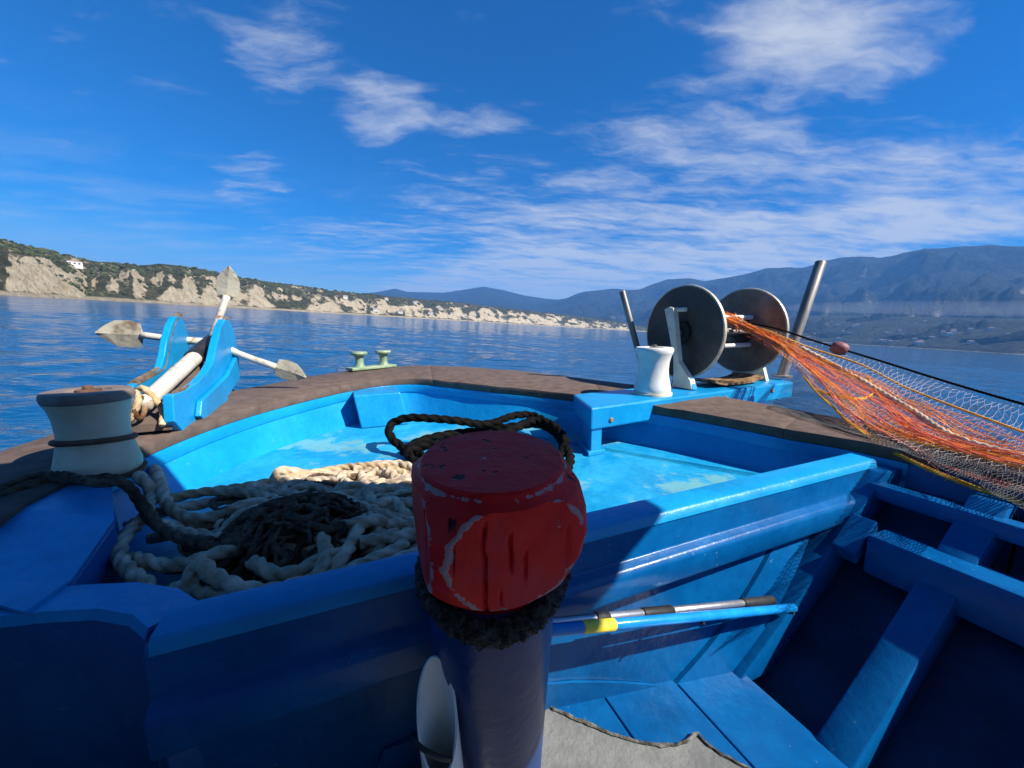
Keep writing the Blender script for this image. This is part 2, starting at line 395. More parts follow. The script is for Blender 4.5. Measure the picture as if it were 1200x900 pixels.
# ------------------------------------------------------------------ sea
def make_sea():
    rs = np.concatenate([np.linspace(1.2, 60, 330), np.geomspace(60.4, 8500, 90)])
    a_f = np.linspace(-math.radians(64), math.radians(64), 460)
    a_b = np.linspace(math.radians(64), 2 * math.pi - math.radians(64), 60)[1:-1]
    an = np.concatenate([a_f, a_b]); A, Rr = np.meshgrid(an, rs)
    # denser near the eye
    X = np.sin(A) * Rr; Y = np.cos(A) * Rr
    H = np.zeros_like(X)
    g = np.random.default_rng(3)
    for k in range(46):
        lam = 0.55 * (9 / 0.55) ** (k / 45); th = math.radians(205) + g.normal(0, 0.55)
        amp = 0.0085 * lam ** 0.75 * g.uniform(0.5, 1.2) * 0.36
        fade = np.clip(1.3 - Rr * 0.13 / lam / 7, 0, 1)
        H += amp * fade * np.sin(2 * math.pi / lam * (X * math.cos(th) + Y * math.sin(th)) + g.uniform(0, 7))
    H *= np.clip(1.2 - Rr / 400, 0, 1)
    n, m = X.shape
    V = np.stack([X, Y, H], -1).reshape(-1, 3)
    F = []
    idx = np.arange(n * m).reshape(n, m); j2 = np.roll(idx, -1, axis=1)
    F = np.stack([idx[:-1], idx[1:], j2[1:], j2[:-1]], -1).reshape(-1, 4)
    me = bpy.data.meshes.new('sea'); me.from_pydata(V.tolist(), [], F.tolist())
    c = len(V)
    me.polygons.foreach_set('use_smooth', np.ones(len(F), bool))
    m_, t, b = mat_base('sea_water')
    geo = N(t, 'ShaderNodeNewGeometry'); v = geo.outputs['Position']
    b.inputs['Base Color'].default_value = (0.003, 0.062, 0.165, 1); b.inputs['Roughness'].default_value = 0.07
    b.inputs['IOR'].default_value = 1.33
    h1 = noise_(t, v, 3.2, 4, 0.55, (1.0, 1.7, 1)); h2 = noise_(t, v, 0.55, 4, 0.55, (0.7, 1.6, 1)); h3 = noise_(t, v, 0.09, 4, 0.6, (0.6, 1.6, 1))
    p = bump(t, b, h3, 1.0, 0.7); p = bump(t, b, h2, 0.30, 0.85, p); bump(t, b, h1, 0.045, 0.8, p)
    me.materials.append(m_)
    if me.polygons[0].normal.z < 0: me.flip_normals()
    o = bpy.data.objects.new('sea', me); COL.objects.link(o); o['kind'] = 'structure'
make_sea()

# ------------------------------------------------------------------ land
def prof(pts, x):
    xs, ys = zip(*pts); return float(np.interp(x, xs, ys))
def wdir(px, py):
    d = M @ ray(px, py); h = math.hypot(d.x, d.y); return d.x / h, d.y / h, d.z / h
def land_mat(name, green1, green2, rock1, rock2, sc_, lo, hi, slope_lo=0.45, slope_hi=0.75):
    m, t, b = mat_base(name); geo = N(t, 'ShaderNodeNewGeometry'); v = geo.outputs['Position']
    sp = N(t, 'ShaderNodeSeparateXYZ'); t.links.new(geo.outputs['Normal'], sp.inputs[0])
    n = noise_(t, v, sc_, 9, 0.68)
    steep = smooth(t, sp.outputs[2], slope_hi, slope_lo)
    mk = smooth(t, math_(t, 'ADD', math_(t, 'MULTIPLY', steep, 0.36), math_(t, 'MULTIPLY', n, 1.15)), lo, hi)
    n2 = noise_(t, v, sc_ * 4, 8, 0.7)
    g = mixc(t, smooth(t, n2, 0.35, 0.65), green1, green2); r = mixc(t, smooth(t, n2, 0.3, 0.7), rock1, rock2)
    pz = N(t, 'ShaderNodeSeparateXYZ'); t.links.new(v, pz.inputs[0])
    mk = math_(t, 'MAXIMUM', mk, math_(t, 'MULTIPLY', smooth(t, pz.outputs[2], 4.0, 2.0), 0.8))
    t.links.new(mixc(t, mk, g, r), b.inputs['Base Color']); b.inputs['Roughness'].default_value = 0.95
    b.inputs['Specular IOR Level'].default_value = 0.1
    bump(t, b, math_(t, 'ADD', n2, math_(t, 'MULTIPLY', noise_(t, v, sc_ * 12, 5, 0.7), 0.4)), 0.35 / sc_, 1.0)
    return m
def ridge_land(name, ridge, shore_d, ridge_d, x0, x1, cols, rows, mat, shape, namp, nscale, seed, back=0.35, cliff=None):
    V = []; keep = []
    for i in range(cols):
        px = x0 + (x1 - x0) * i / (cols - 1); py = prof(ridge, px); dx, dy, tz = wdir(px, py)
        Ds = prof(shore_d, px); Dr = prof(ridge_d, px); h = max(Dr * tz + EYE, 0.6)
        for j in range(rows + 8):
            if j < rows:
                t = j / (rows - 1); D = Ds + (Dr - Ds) * t; z = h * shape(t, px)
                k = math.sin(min(t * 1.25, 1) * math.pi) ** 0.6 if t < 0.8 else max(0, (1 - t) / 0.2) * 0.9 + 0.1
            else:
                t = (j - rows + 1) / 8; D = Dr + (Dr - Ds) * back * t; z = h * (1 - t ** 1.3) - 2 * t; k = 0.3 * (1 - t)
            X, Y = dx * D, dy * D
            p = Vector((X * nscale, Y * nscale, seed))
            nz = mnoise.ridged_multi_fractal(p, 1.0, 2.1, 6, 1.0, 2.0) - 1.0
            z = z + nz * namp * h * k * 0.5
            if j < rows and t > 0.02: z = min(max(z, 0.4), D * tz * 1.015 + EYE)
            if j == 0: z = -1.0
            V.append((X, Y, z))
    rr = rows + 8; F = [[i * rr + j, (i + 1) * rr + j, (i + 1) * rr + j + 1, i * rr + j + 1] for i in range(cols - 1) for j in range(rr - 1)]
    o = obj(name, V, F, mat, smooth_=True, world=True, base=(0, 0, 0)); o['kind'] = 'structure'
    return o, V, rr
COAST_M = land_mat('coast_cliff_and_scrub', (0.040, 0.046, 0.020), (0.115, 0.105, 0.055), (0.44, 0.35, 0.22), (0.66, 0.57, 0.41), 0.022, 0.64, 0.78, 0.55, 0.93)
HILL_M = land_mat('mountain_scrub', (0.018, 0.028, 0.018), (0.042, 0.050, 0.032), (0.20, 0.185, 0.15), (0.30, 0.27, 0.22), 0.0032, 0.74, 0.94, 0.3, 0.8)
PLAIN_M = land_mat('far_shore_fields', (0.032, 0.040, 0.026), (0.070, 0.075, 0.050), (0.30, 0.27, 0.20), (0.45, 0.42, 0.36), 0.010, 0.72, 0.86, 0.3, 0.9)
coast_ridge = [(-520, 215), (-300, 244), (-150, 262), (0, 281), (30, 288), (60, 296), (87, 302), (114, 308), (144, 309.5), (159, 311.6), (186, 309.5), (210, 312), (255, 320),
               (282, 326), (324, 332), (360, 336), (383, 340), (433, 345), (483, 350), (523, 353.5), (563, 358), (603, 363), (643, 367), (683, 372), (737, 379), (775, 388)]
sh_d = [(-520, 250), (0, 430), (200, 600), (360, 820), (480, 1150), (600, 1650), (737, 2300), (775, 2500)]
ri_d = [(-520, 420), (0, 640), (200, 830), (360, 1080), (480, 1450), (600, 1980), (737, 2600), (775, 2750)]
def coast_shape(t, px):
    c = 0.48 + 0.42 * mnoise.noise(Vector((px * 0.016, 3.1, 0))) + 0.22 * mnoise.noise(Vector((px * 0.055, 7.1, 0))); c = min(max(c, .14), .86)
    if px > 560: c = 0.72
    if t < 0.05: return 0.02
    if t < 0.30: return 0.02 + (c - 0.02) * ((t - 0.05) / 0.25) ** 0.85
    return c + (1 - c) * ((t - 0.30) / 0.70) ** 0.8
coast, CV, crr = ridge_land('coast_cliffs', coast_ridge, sh_d, ri_d, -520, 775, 620, 44, COAST_M, coast_shape, 0.34, 0.019, 2.2)
far_ridge = [(380, 349), (443, 342), (463, 338), (477, 342), (520, 343), (540, 340), (567, 336), (590, 340), (613, 346), (640, 350), (663, 352), (690, 358), (760, 372)]
ridge_land('far_hill', far_ridge, [(380, 3000), (760, 3400)], [(380, 6200), (760, 6400)], 380, 760, 150, 26, HILL_M, lambda t, px: t ** 1.5, 0.14, 0.0011, 5.5)
mtn = [(560, 372), (600, 362), (640, 354), (663, 350), (683, 342), (717, 339), (750, 339), (783, 327.5), (808, 327), (825, 330), (858, 323), (900, 315), (942, 313), (983, 303), (1033, 301),
       (1075, 293), (1133, 289), (1162, 285), (1200, 287), (1300, 290), (1450, 330), (1700, 380)]
_, MV, _ = ridge_land('mountain', mtn, [(560, 3100), (800, 3000), (1000, 2500), (1200, 2000), (1700, 1500)], [(560, 5600), (800, 5600), (1200, 4700), (1700, 4200)], 560, 1700, 340, 64, HILL_M,
           lambda t, px: 0.03 + 0.05 * min(t / 0.3, 1) + 0.92 * max(0, (t - 0.25) / 0.75) ** 1.45, 0.62, 0.0017, 9.3)
plain_r = [(680, 384), (760, 380), (840, 375), (950, 370), (1050, 371), (1200, 374), (1450, 390), (1700, 405)]
plain, PV, prr = ridge_land('far_shore', plain_r, [(680, 2900), (800, 2800), (1000, 2350), (1200, 1850), (1700, 1300)], [(680, 3500), (800, 3400), (1000, 3000), (1200, 2500), (1700, 1900)], 680, 1700, 260, 26, PLAIN_M,
           lambda t, px: 0.03 + 0.97 * t ** 1.0, 0.25, 0.004, 1.7)

def blob_mesh(pts, mat, name, label, cat):
    ico = bmesh.new(); bmesh.ops.create_icosphere(ico, subdivisions=1, radius=1.0)
    iv = [v.co.copy() for v in ico.verts]; ifc = [[v.index for v in f.verts] for f in ico.faces]; ico.free()
    V, F = [], []
    for (x, y, z, s) in pts:
        n = len(V); sx, sy, sz = s * random.uniform(.8, 1.4), s * random.uniform(.8, 1.4), s * random.uniform(.6, 1.0)
        for c in iv:
            k = random.uniform(0.72, 1.2); V.append((x + c.x * sx * k, y + c.y * sy * k, z + c.z * sz * k))
        F += [[a + n for a in f] for f in ifc]
    o = obj(name, V, F, mat, world=True, base=(0, 0, 0)); o['kind'] = 'stuff'; o['label'] = label; o['category'] = cat
    return o
LEAF = simple('far_scrub_leaves', (0.028, 0.038, 0.015), (0.075, 0.085, 0.035), 0.9, 0.06, 0, 0)
pts = []
for _ in range(26000):
    i = random.randrange(60, 618); j = random.randrange(4, crr - 8)
    if random.random() < 0.15: j = random.randrange(30, 44)
    x, y, z = CV[i * crr + j]; z2 = CV[i * crr + j - 1][2]; y2 = math.hypot(CV[i * crr + j - 1][0] - x, CV[i * crr + j - 1][1] - y)
    if z < 4 or (z - z2) / max(y2, .1) > 0.42: continue
    if mnoise.noise(Vector((x * 0.012, y * 0.012, 4))) + random.uniform(-.35, .35) < 0.10: continue
    d = math.hypot(x, y); k = random.random(); u = random.random(); x2, y2_, z3 = CV[(i + 1) * crr + j]
    pts.append((x + (x2 - x) * u, y + (y2_ - y) * u, z + (z3 - z) * u + 0.2, (0.9 + 2.2 * k ** 3) * (0.75 + d / 1600)))
    if len(pts) >= 5200: break
blob_mesh(pts, LEAF, 'coast_scrub', 'dark green scrub and trees covering the far cliff tops', 'scrub')

HOUSE_W = simple('house_render', (0.62, 0.60, 0.55), (0.72, 0.70, 0.66), 0.8, 0.5, 0, 0)
HOUSE_R = simple('house_roof', (0.24, 0.15, 0.11), (0.32, 0.21, 0.16), 0.9, 0.8, 0, 0)
HOUSE_G = simple('house_window', (0.03, 0.035, 0.04), (0.05, 0.055, 0.06), 0.2, 0.8, 0, 0)
def land_hit(Vv, rr, px, py, x0, x1, cols):
    i = int(round((px - x0) / (x1 - x0) * (cols - 1))); best = None
    for j in range(2, rr - 9):
        x, y, z = Vv[i * rr + j]; d = math.hypot(x, y); tz = wdir(px, py)[2]
        if (z - EYE) / d >= tz: return Vector((x, y, z))
    x, y, z = Vv[i * rr + rr - 9]; return Vector((x, y, z))
def house(p, w, dp, h, label, group=None):
    rot = math.atan2(p.x, p.y); a = Vector((math.cos(rot), -math.sin(rot), 0)); b = Vector((math.sin(rot), math.cos(rot), 0))
    t = thing('house', label, 'house', p, group, world=True)
    v, f = boxpts(p + UP * (h / 2 - 1.0), a * w / 2, b * dp / 2, UP * (h / 2 + 1.0)); obj('wall', v, f, HOUSE_W, t, world=True)
    e = p + UP * h; V = [e - a * (w / 2 + .4) - b * (dp / 2 + .4), e + a * (w / 2 + .4) - b * (dp / 2 + .4), e + a * (w / 2 + .4) + b * (dp / 2 + .4), e - a * (w / 2 + .4) + b * (dp / 2 + .4),
                         e - a * w / 4 + UP * h * .3, e + a * w / 4 + UP * h * .3]
    obj('roof', V, [[0, 1, 5, 4], [1, 2, 5], [2, 3, 4, 5], [3, 0, 4], [3, 2, 1, 0]], HOUSE_R, t, world=True)
    for k in (-1, 0, 1):
        v, f = boxpts(p + a * k * w * .3 - b * (dp / 2 + .02) + UP * h * .58, a * w * .07, b * .06, UP * h * .17); obj('window', v, f, HOUSE_G, t, world=True)
p = land_hit(CV, crr, 87, 313, -520, 775, 620); house(p, 11, 8, 5, 'lone white house among scrub high on the pale cliff')
for px, py, w in ((405, 350, 10), (441, 366, 12), (452, 352, 10), (470, 367, 14), (487, 357, 12), (505, 368, 16), (516, 364, 12), (531, 369, 14), (545, 370, 18), (556, 367, 14)):
    p = land_hit(CV, crr, px, py, -520, 775, 620); house(p, w, 9, 6, 'tiny white house on the distant low shore', 'houses along the distant low shore')
for k in range(40):
    px = 850 + random.random() * 340; py = 374 + (px - 850) * 0.03 + random.uniform(0, 26)
    p = land_hit(PV, prr, px, py, 680, 1700, 260); house(p, random.uniform(12, 22), 12, random.uniform(6, 9), 'tiny pale house on the hazy shore under the mountain', 'houses on the hazy far shore')

# ------------------------------------------------------------------ the boat
boat = thing('fishing_boat', 'blue painted wooden fishing boat with brown gunwale and open foredeck', 'boat', BF(0.5, 0.5, -1.6))
PAIR = [((-1.00, -3.0), (-.74, -3.0)), ((-1.10, -1), (-.80, -1)), ((-1.14, .3), (-.80, .3)), ((-1.13, 1.3), (-.80, 1.2)), ((-1.11, 1.83), (-.74, 1.66)), ((-1.03, 2.22), (-.64, 1.98)),
        ((-.85, 2.55), (-.48, 2.27)), ((-.55, 2.87), (-.25, 2.54)), ((-.2, 3.24), (-.02, 2.75)), ((.14, 3.46), (.22, 2.88)), ((.5, 3.52), (.45, 2.86)), ((.85, 3.37), (.68, 2.64)),
        ((1.18, 3.09), (.92, 2.37)), ((1.46, 2.73), (1.17, 2.11)), ((1.67, 2.36), (1.38, 1.84)), ((1.9, 1.98), (1.54, 1.56)), ((2.08, 1.6), (1.66, 1.33)), ((2.17, 1.2), (1.77, 1.05)),
        ((2.22, .8), (1.86, .8)), ((2.24, .3), (1.89, .3)), ((2.20, -1), (1.87, -1)), ((2.08, -3), (1.8, -3))]
def cat2(pts, sub=8):
    P = [Vector((a, b, 0)) for a, b in pts]; out = []
    C = [P[0] * 2 - P[1]] + P + [P[-1] * 2 - P[-2]]
    for i in range(len(P) - 1):
        a, b, c, d = C[i:i + 4]
        for k in range(sub):
            t = k / sub; out.append(0.5 * ((2 * b) + (c - a) * t + (2 * a - 5 * b + 4 * c - d) * t * t + (3 * b - a - 3 * c + d) * t ** 3))
    out.append(P[-1]); return [(p.x, p.y) for p in out]
OUT = cat2([p[0] for p in PAIR]); INN = cat2([p[1] for p in PAIR]); NG = len(OUT)
def inward(i, d):
    a = INN[max(i - 1, 0)]; b = INN[min(i + 1, NG - 1)]; tx, ty = b[0] - a[0], b[1] - a[1]; L = math.hypot(tx, ty) or 1
    return INN[i][0] + ty / L * d, INN[i][1] - tx / L * d
def strip_solid(name, idx, fn, mat, parent=boat, bevel=0.0):
    """loft of closed sections fn(i) along the gunwale indices"""
    V, F = [], []; n = None
    for i in idx:
        s = fn(i); n = len(s); V += s
    for a in range(len(idx) - 1):
        for k in range(n):
            k2 = (k + 1) % n; F.append([a * n + k, a * n + k2, (a + 1) * n + k2, (a + 1) * n + k])
    F.append(list(range(n))[::-1]); F.append([(len(idx) - 1) * n + k for k in range(n)])
    o = obj(name, V, F, mat, parent, bevel=bevel); return autosmooth(o, 35)
def gun_sec(i, over=0.02):
    ro, fo = OUT[i]; ri, fi = inward(i, over); zo, zi = sheer(fo), sheer(fi)
    wob = 0.004 * mnoise.noise(Vector((i * .35, 0, 0)))
    return [BF(ro, fo, zo + wob), BF(ri, fi, zi + wob), BF(ri, fi, zi - .045), BF(ro, fo, zo - .045)]
cuts = [0, 34, 62, 84, 112, 136, NG - 1]
for a, b in zip(cuts[:-1], cuts[1:]):
    strip_solid('gunwale_plank', list(range(a, b + 1)), gun_sec, WOOD, bevel=0.003)
ZF = -0.66
iaft = next(i for i in range(NG) if INN[i][1] > 1.00); ifor = max(i for i in range(NG) if INN[i][1] > 0.66)
rng_in = list(range(iaft, ifor + 1))
def rail_sec(i):
    z = sheer(INN[i][1]) - .047; a = inward(i, -.03); b = inward(i, .022)
    return [BF(*a, z), BF(*b, z), BF(*b, z - .055), BF(*inward(i, .012), z - .062), BF(*a, z - .062)]
strip_solid('inner_rail', rng_in, rail_sec, BLUE, bevel=0.004)
def bul_sec(i):
    z = sheer(INN[i][1]) - .05
    return [BF(*inward(i, -.05), z), BF(*inward(i, -.004), z), BF(*inward(i, .085), ZF - .04), BF(*inward(i, -.05), ZF - .04)]
strip_solid('bulwark', rng_in, bul_sec, BLUE)
# foredeck
fl = [BF(*inward(i, .04), ZF) for i in rng_in]
fl = [BF(-.30, .76, ZF), BF(-.33, .84, ZF), BF(-.45, .92, ZF), BF(-.62, .96, ZF), BF(-.78, 1.0, ZF)] + fl + [BF(1.86, .76, ZF)]
v, f = prism(fl, (0, 0, -.03)); obj('foredeck', v, f, BLUE_FLOOR, boat)
# hull outside
def hull_sec_pts(i):
    r, f = OUT[i]; cx = 0.53; zs = sheer(f); out = []
    for k, (dz, s) in enumerate(((-.045, .985), (-.35, .93), (-.8, .80), (-1.5, .45))):
        out.append(BF(cx + (r - cx) * s, (f - .3) * (1 - (1 - s) * .55) + .3, zs + dz))
    return out
V, F = [], []
for i in range(NG): V += hull_sec_pts(i)
for i in range(NG - 1):
    for k in range(3): F.append([i * 4 + k, i * 4 + k + 1, (i + 1) * 4 + k + 1, (i + 1) * 4 + k])
F.append([0, 1, 2, 3, (NG - 1) * 4 + 3, (NG - 1) * 4 + 2, (NG - 1) * 4 + 1, (NG - 1) * 4])
obj('hull', V, F, HULLW, boat, smooth_=True)
# stem knee inside the bow
kp = [atf(413, 449, 2.60), atf(468, 443.5, 2.60), atf(478, 492, 2.60), atf(424, 512, 2.60)]
kt = sheer(2.7) - .045
kp = [BF(kp[0].dot(Rv), 2.58, kt), BF(kp[1].dot(Rv), 2.58, kt), BF(kp[2].dot(Rv), 2.54, ZF + .002), BF(kp[3].dot(Rv), 2.54, ZF + .002)]
v, f = prism(kp, Fv * .5); obj('stem_knee', v, f, BLUE, boat, bevel=0.008)

# coaming and bulkhead between foredeck and cockpit
FC = 0.73
path = [(1.80, FC), (1.2, FC), (.5, FC), (-.335, FC), (-.345, .775), (-.385, .825), (-.45, .868), (-.53, .895), (-.62, .915), (-1.0, 1.0)]
def off_path(path, d):
    out = []
    for i, (r, f) in enumerate(path):
        a = path[max(i - 1, 0)]; b = path[min(i + 1, len(path) - 1)]; tx, ty = b[0] - a[0], b[1] - a[1]; L = math.hypot(tx, ty)
        out.append((r + ty / L * d * (1 if i not in (3,) else 1.0), f - tx / L * d))
    return out
def sect_loft(name, path, sec, mat, parent, bevel=0.0):
    n = len(sec); V, F = [], []
    offs = [off_path(path, d) for d, z in sec]
    for i in range(len(path)):
        for k in range(n): V.append(BF(*offs[k][i], sec[k][1]))
    for i in range(len(path) - 1):
        for k in range(n):
            k2 = (k + 1) % n; F.append([i * n + k, i * n + k2, (i + 1) * n + k2, (i + 1) * n + k])
    F.append(list(range(n))[::-1]); F.append([(len(path) - 1) * n + k for k in range(n)])
    return autosmooth(obj(name, V, F, mat, parent, bevel=bevel), 45)
ZC = -0.52; ZD = -1.10
# d is ahead (+) of the coaming's front line; path runs right to left, so +d = forward
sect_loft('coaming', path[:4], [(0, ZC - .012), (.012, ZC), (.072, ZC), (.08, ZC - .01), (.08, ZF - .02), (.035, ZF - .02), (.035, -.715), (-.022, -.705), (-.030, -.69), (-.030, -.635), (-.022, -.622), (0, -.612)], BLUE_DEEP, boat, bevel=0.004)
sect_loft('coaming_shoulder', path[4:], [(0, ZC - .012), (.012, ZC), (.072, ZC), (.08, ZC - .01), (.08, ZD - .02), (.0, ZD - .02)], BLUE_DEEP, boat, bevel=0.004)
sect_loft('shoulder_lit_top', path[4:], [(-.003, ZC - .010), (.004, ZC + .008), (.076, ZC + .008), (.083, ZC - .010), (.076, ZC + .0015), (.008, ZC + .0015)], BLUE, boat)  # thin added sheet, top painted lighter than the shaded face below
# a bright capping board on top of the coaming
sect_loft('coaming_cap', [(1.795, FC), (.9, FC), (.2, FC), (-.325, FC)], [(-.004, ZC - .010), (.002, ZC + .010), (.010, ZC + .016), (.082, ZC + .016), (.088, ZC + .006), (.088, ZC - .03), (.0815, ZC - .03), (.0815, ZC + .0015), (.006, ZC + .0015), (.001, ZC - .012)], BLUE, boat)
# lower panel, twisted so that its foot swings aft to starboard
def panel_pt(q, t, proud=0.0):
    r = -.37 + (1.68 - (1.68 - 1.07) * t + .37) * q
    f0 = .79; f1 = .84 - .21 * (r - .48) if r > .48 else .84
    return BF(r, f0 + (f1 - f0) * t - proud, -.70 + (ZD - .02 + .70) * t)
def panel_grid(name, qs, tfun, proud, back, mat, nt=8):
    V, F = [], []; n = len(qs)
    for off in (proud, back):
        for q in qs:
            t0, t1 = tfun(q)
            for j in range(nt): V.append(panel_pt(q, t0 + (t1 - t0) * j / (nt - 1), off))
    N_ = n * nt
    for i in range(n - 1):
        for j in range(nt - 1):
            a_ = i * nt + j; F.append([a_, a_ + 1, a_ + nt + 1, a_ + nt]); F.append([N_ + a_, N_ + a_ + nt, N_ + a_ + nt + 1, N_ + a_ + 1])
        for j in (0, nt - 1): a_ = i * nt + j; F.append([a_, a_ + nt, N_ + a_ + nt, N_ + a_])
    for i in (0, n - 1):
        for j in range(nt - 1): a_ = i * nt + j; F.append([a_, a_ + 1, N_ + a_ + 1, N_ + a_])
    return autosmooth(obj(name, V, F, mat, boat), 30)
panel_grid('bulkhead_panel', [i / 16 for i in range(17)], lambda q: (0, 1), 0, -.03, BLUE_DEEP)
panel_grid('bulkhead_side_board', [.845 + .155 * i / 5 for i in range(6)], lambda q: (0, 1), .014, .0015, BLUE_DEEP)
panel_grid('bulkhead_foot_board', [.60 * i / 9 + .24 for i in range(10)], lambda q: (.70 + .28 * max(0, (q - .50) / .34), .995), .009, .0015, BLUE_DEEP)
# port block that carries the coaming up to the gunwale
top = [atz(-90, 690, -.50), atz(30, 722, -.515), atz(84, 684, -.515), atz(134, 612, -.475), atz(132, 575, -.462), atz(50, 566, -.462), atz(-40, 590, -.462)]
v = top + [Vector((p.x, p.y, -1.0)) for p in top]; n = len(top)
# pull the front feet aft so the front face leans slightly
f = [[0, 1, 2, 6], [2, 3, 4, 5, 6], [n + i for i in range(n)]] + [[i, (i + 1) % n, n + (i + 1) % n, n + i] for i in range(n)]
obj('quarter_block', v, f, BLUE_DEEP, boat, bevel=0.008)
tc_ = [p + UP * .003 for p in top]
v, f = tc_ + [p + UP * .006 for p in tc_], [[0, 1, 2, 6][::-1], [2, 3, 4, 5, 6][::-1], [7, 8, 9, 13], [9, 10, 11, 12, 13]] + [[i, (i + 1) % 7, 7 + (i + 1) % 7, 7 + i] for i in range(7)]
obj('block_lit_top', v, f, BLUE, boat)  # added sheet whose lighter blue stands for more light on the top

# cockpit sole: blue sheet and the grey coating on it
edges = [-.9, -.55, -.2, .14, .40, .64, .872, 1.10]
for a_, b_ in zip(edges[:-1], edges[1:]):
    g_ = .0025
    fa = .93 if a_ < .4 else .90 - .2 * (a_ - .4); fb = .93 if b_ < .4 else .90 - .2 * (b_ - .4)
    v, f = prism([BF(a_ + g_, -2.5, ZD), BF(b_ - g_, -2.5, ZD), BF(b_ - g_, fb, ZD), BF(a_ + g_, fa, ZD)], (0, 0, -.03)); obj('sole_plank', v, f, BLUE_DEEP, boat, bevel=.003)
edge_px = [(640, 826), (662, 836), (690, 848), (720, 860), (748, 868), (775, 872), (795, 870), (806, 864), (814, 858), (822, 866), (840, 880), (862, 892), (885, 905), (920, 930)]
edge = [atz(x, y, ZD + .006) for x, y in edge_px]
edge, _ = catmull(edge, 60)
edge = [p + Fv * .004 * mnoise.noise(p * 60) + Rv * .004 * mnoise.noise(p * 55 + Vector((5, 0, 0))) for p in edge]
cp = [BF(-.85, .80, ZD + .006)] + [p for p in edge] + [BF(.85, -.5, ZD + .006), BF(.85, -2.0, ZD + .006), BF(-.85, -2.0, ZD + .006)]
v, f = prism(cp, (0, 0, -.005)); obj('deck_coating', v, f, GREY_DECK, boat)
pl = [p + Fv * -.006 + UP * .003 for p in edge]
v, f = sweep(pl, [.0035 + .0035 * abs(mnoise.noise(p * 35)) for p in pl], 6, jitter=.3); obj('coating_edge', v, f, GREY_EDGE, boat)

# starboard side of the cockpit: skin, ribs, stringers, rail
def side(f, z, d=0.0):
    """point on the inner side of the starboard ribs; d moves it outboard"""
    t = (z + 1.10) / 0.55; r = 1.08 + .66 * t ** 0.95 if t > 0 else 1.08 + .5 * t
    r += .03 * (0.7 - f) * 0.3
    return BF(r + d, f, z)
V, F = [], []
fs = [.80, .6, .4, .2, 0, -.5, -1.2, -2.5]; zs = [-1.5, -1.25, -1.1, -1.0, -.9, -.8, -.7, -.6, -.5]
for ff in fs:
    for z in zs: V.append(side(ff, z, .16))
for i in range(len(fs) - 1):
    for k in range(len(zs) - 1): F.append([i * 9 + k, i * 9 + k + 1, (i + 1) * 9 + k + 1, (i + 1) * 9 + k])
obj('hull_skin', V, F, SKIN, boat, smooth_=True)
def rib(f0, w, z0, z1, inn=.0, mat=BLUE_DEEP, name='rib'):
    n = 12; V, F = [], []
    for i in range(n):
        z = z0 + (z1 - z0) * i / (n - 1)
        for df, d in ((-w / 2, -inn), (w / 2, -inn), (w / 2, .15), (-w / 2, .15)): V.append(side(f0 + df, z, d))
    for i in range(n - 1):
        for k in range(4): F.append([i * 4 + k, i * 4 + (k + 1) % 4, (i + 1) * 4 + (k + 1) % 4, (i + 1) * 4 + k])
    F.append([3, 2, 1, 0]); F.append([(n - 1) * 4 + k for k in range(4)])
    return autosmooth(obj(name, V, F, mat, boat, bevel=.006), 40)
rib(.715, .075, -1.13, -.53, .02)
for ff in (.44, .16, -.12, -.4): rib(ff, .085, -1.14, -.53, .0)
def longi(name, f0, f1, z, hgt, thick, d0, mat, bevel=.01):
    n = 14; V, F = [], []
    for i in range(n):
        ff = f0 + (f1 - f0) * i / (n - 1)
        a = side(ff, z + hgt / 2, d0); b = a - UP * hgt
        V += [a, b, b - Rv * thick, a - Rv * thick + UP * .004]
    for i in range(n - 1):
        for k in range(4): F.append([i * 4 + k, i * 4 + (k + 1) % 4, (i + 1) * 4 + (k + 1) % 4, (i + 1) * 4 + k])
    F.append([3, 2, 1, 0]); F.append([(n - 1) * 4 + k for k in range(4)])
    return autosmooth(obj(name, V, F, mat, boat, bevel=bevel), 40)
longi('stringer', .61, -2.4, -.742, .13, .115, .03, BLUE_DEEP)
longi('shelf_plank', .70, -2.4, -.590, .05, .065, .03, BLUE_DEEP, .006)
# fascia under the starboard gunwale in the cockpit
idx = [i for i in range(ifor - 4, NG)]
def fas_sec(i):
    z = sheer(INN[i][1]) - .047; a = inward(i, -.03); b = inward(i, .012)
    return [BF(*a, z), BF(*b, z), BF(*inward(i, .03), z - .085), BF(*a, z - .085)]
strip_solid('gunwale_fascia', idx, fas_sec, BLUE_DEEP)
# short stub on the end of the bulkhead
v, f = boxpts(side(.655, -.72, .0), Rv * .055 + UP * .045, Fv * .035, UP * .022 - Rv * .01); obj('cleat_block', v, f, BLUE_DEEP, boat, bevel=.004)
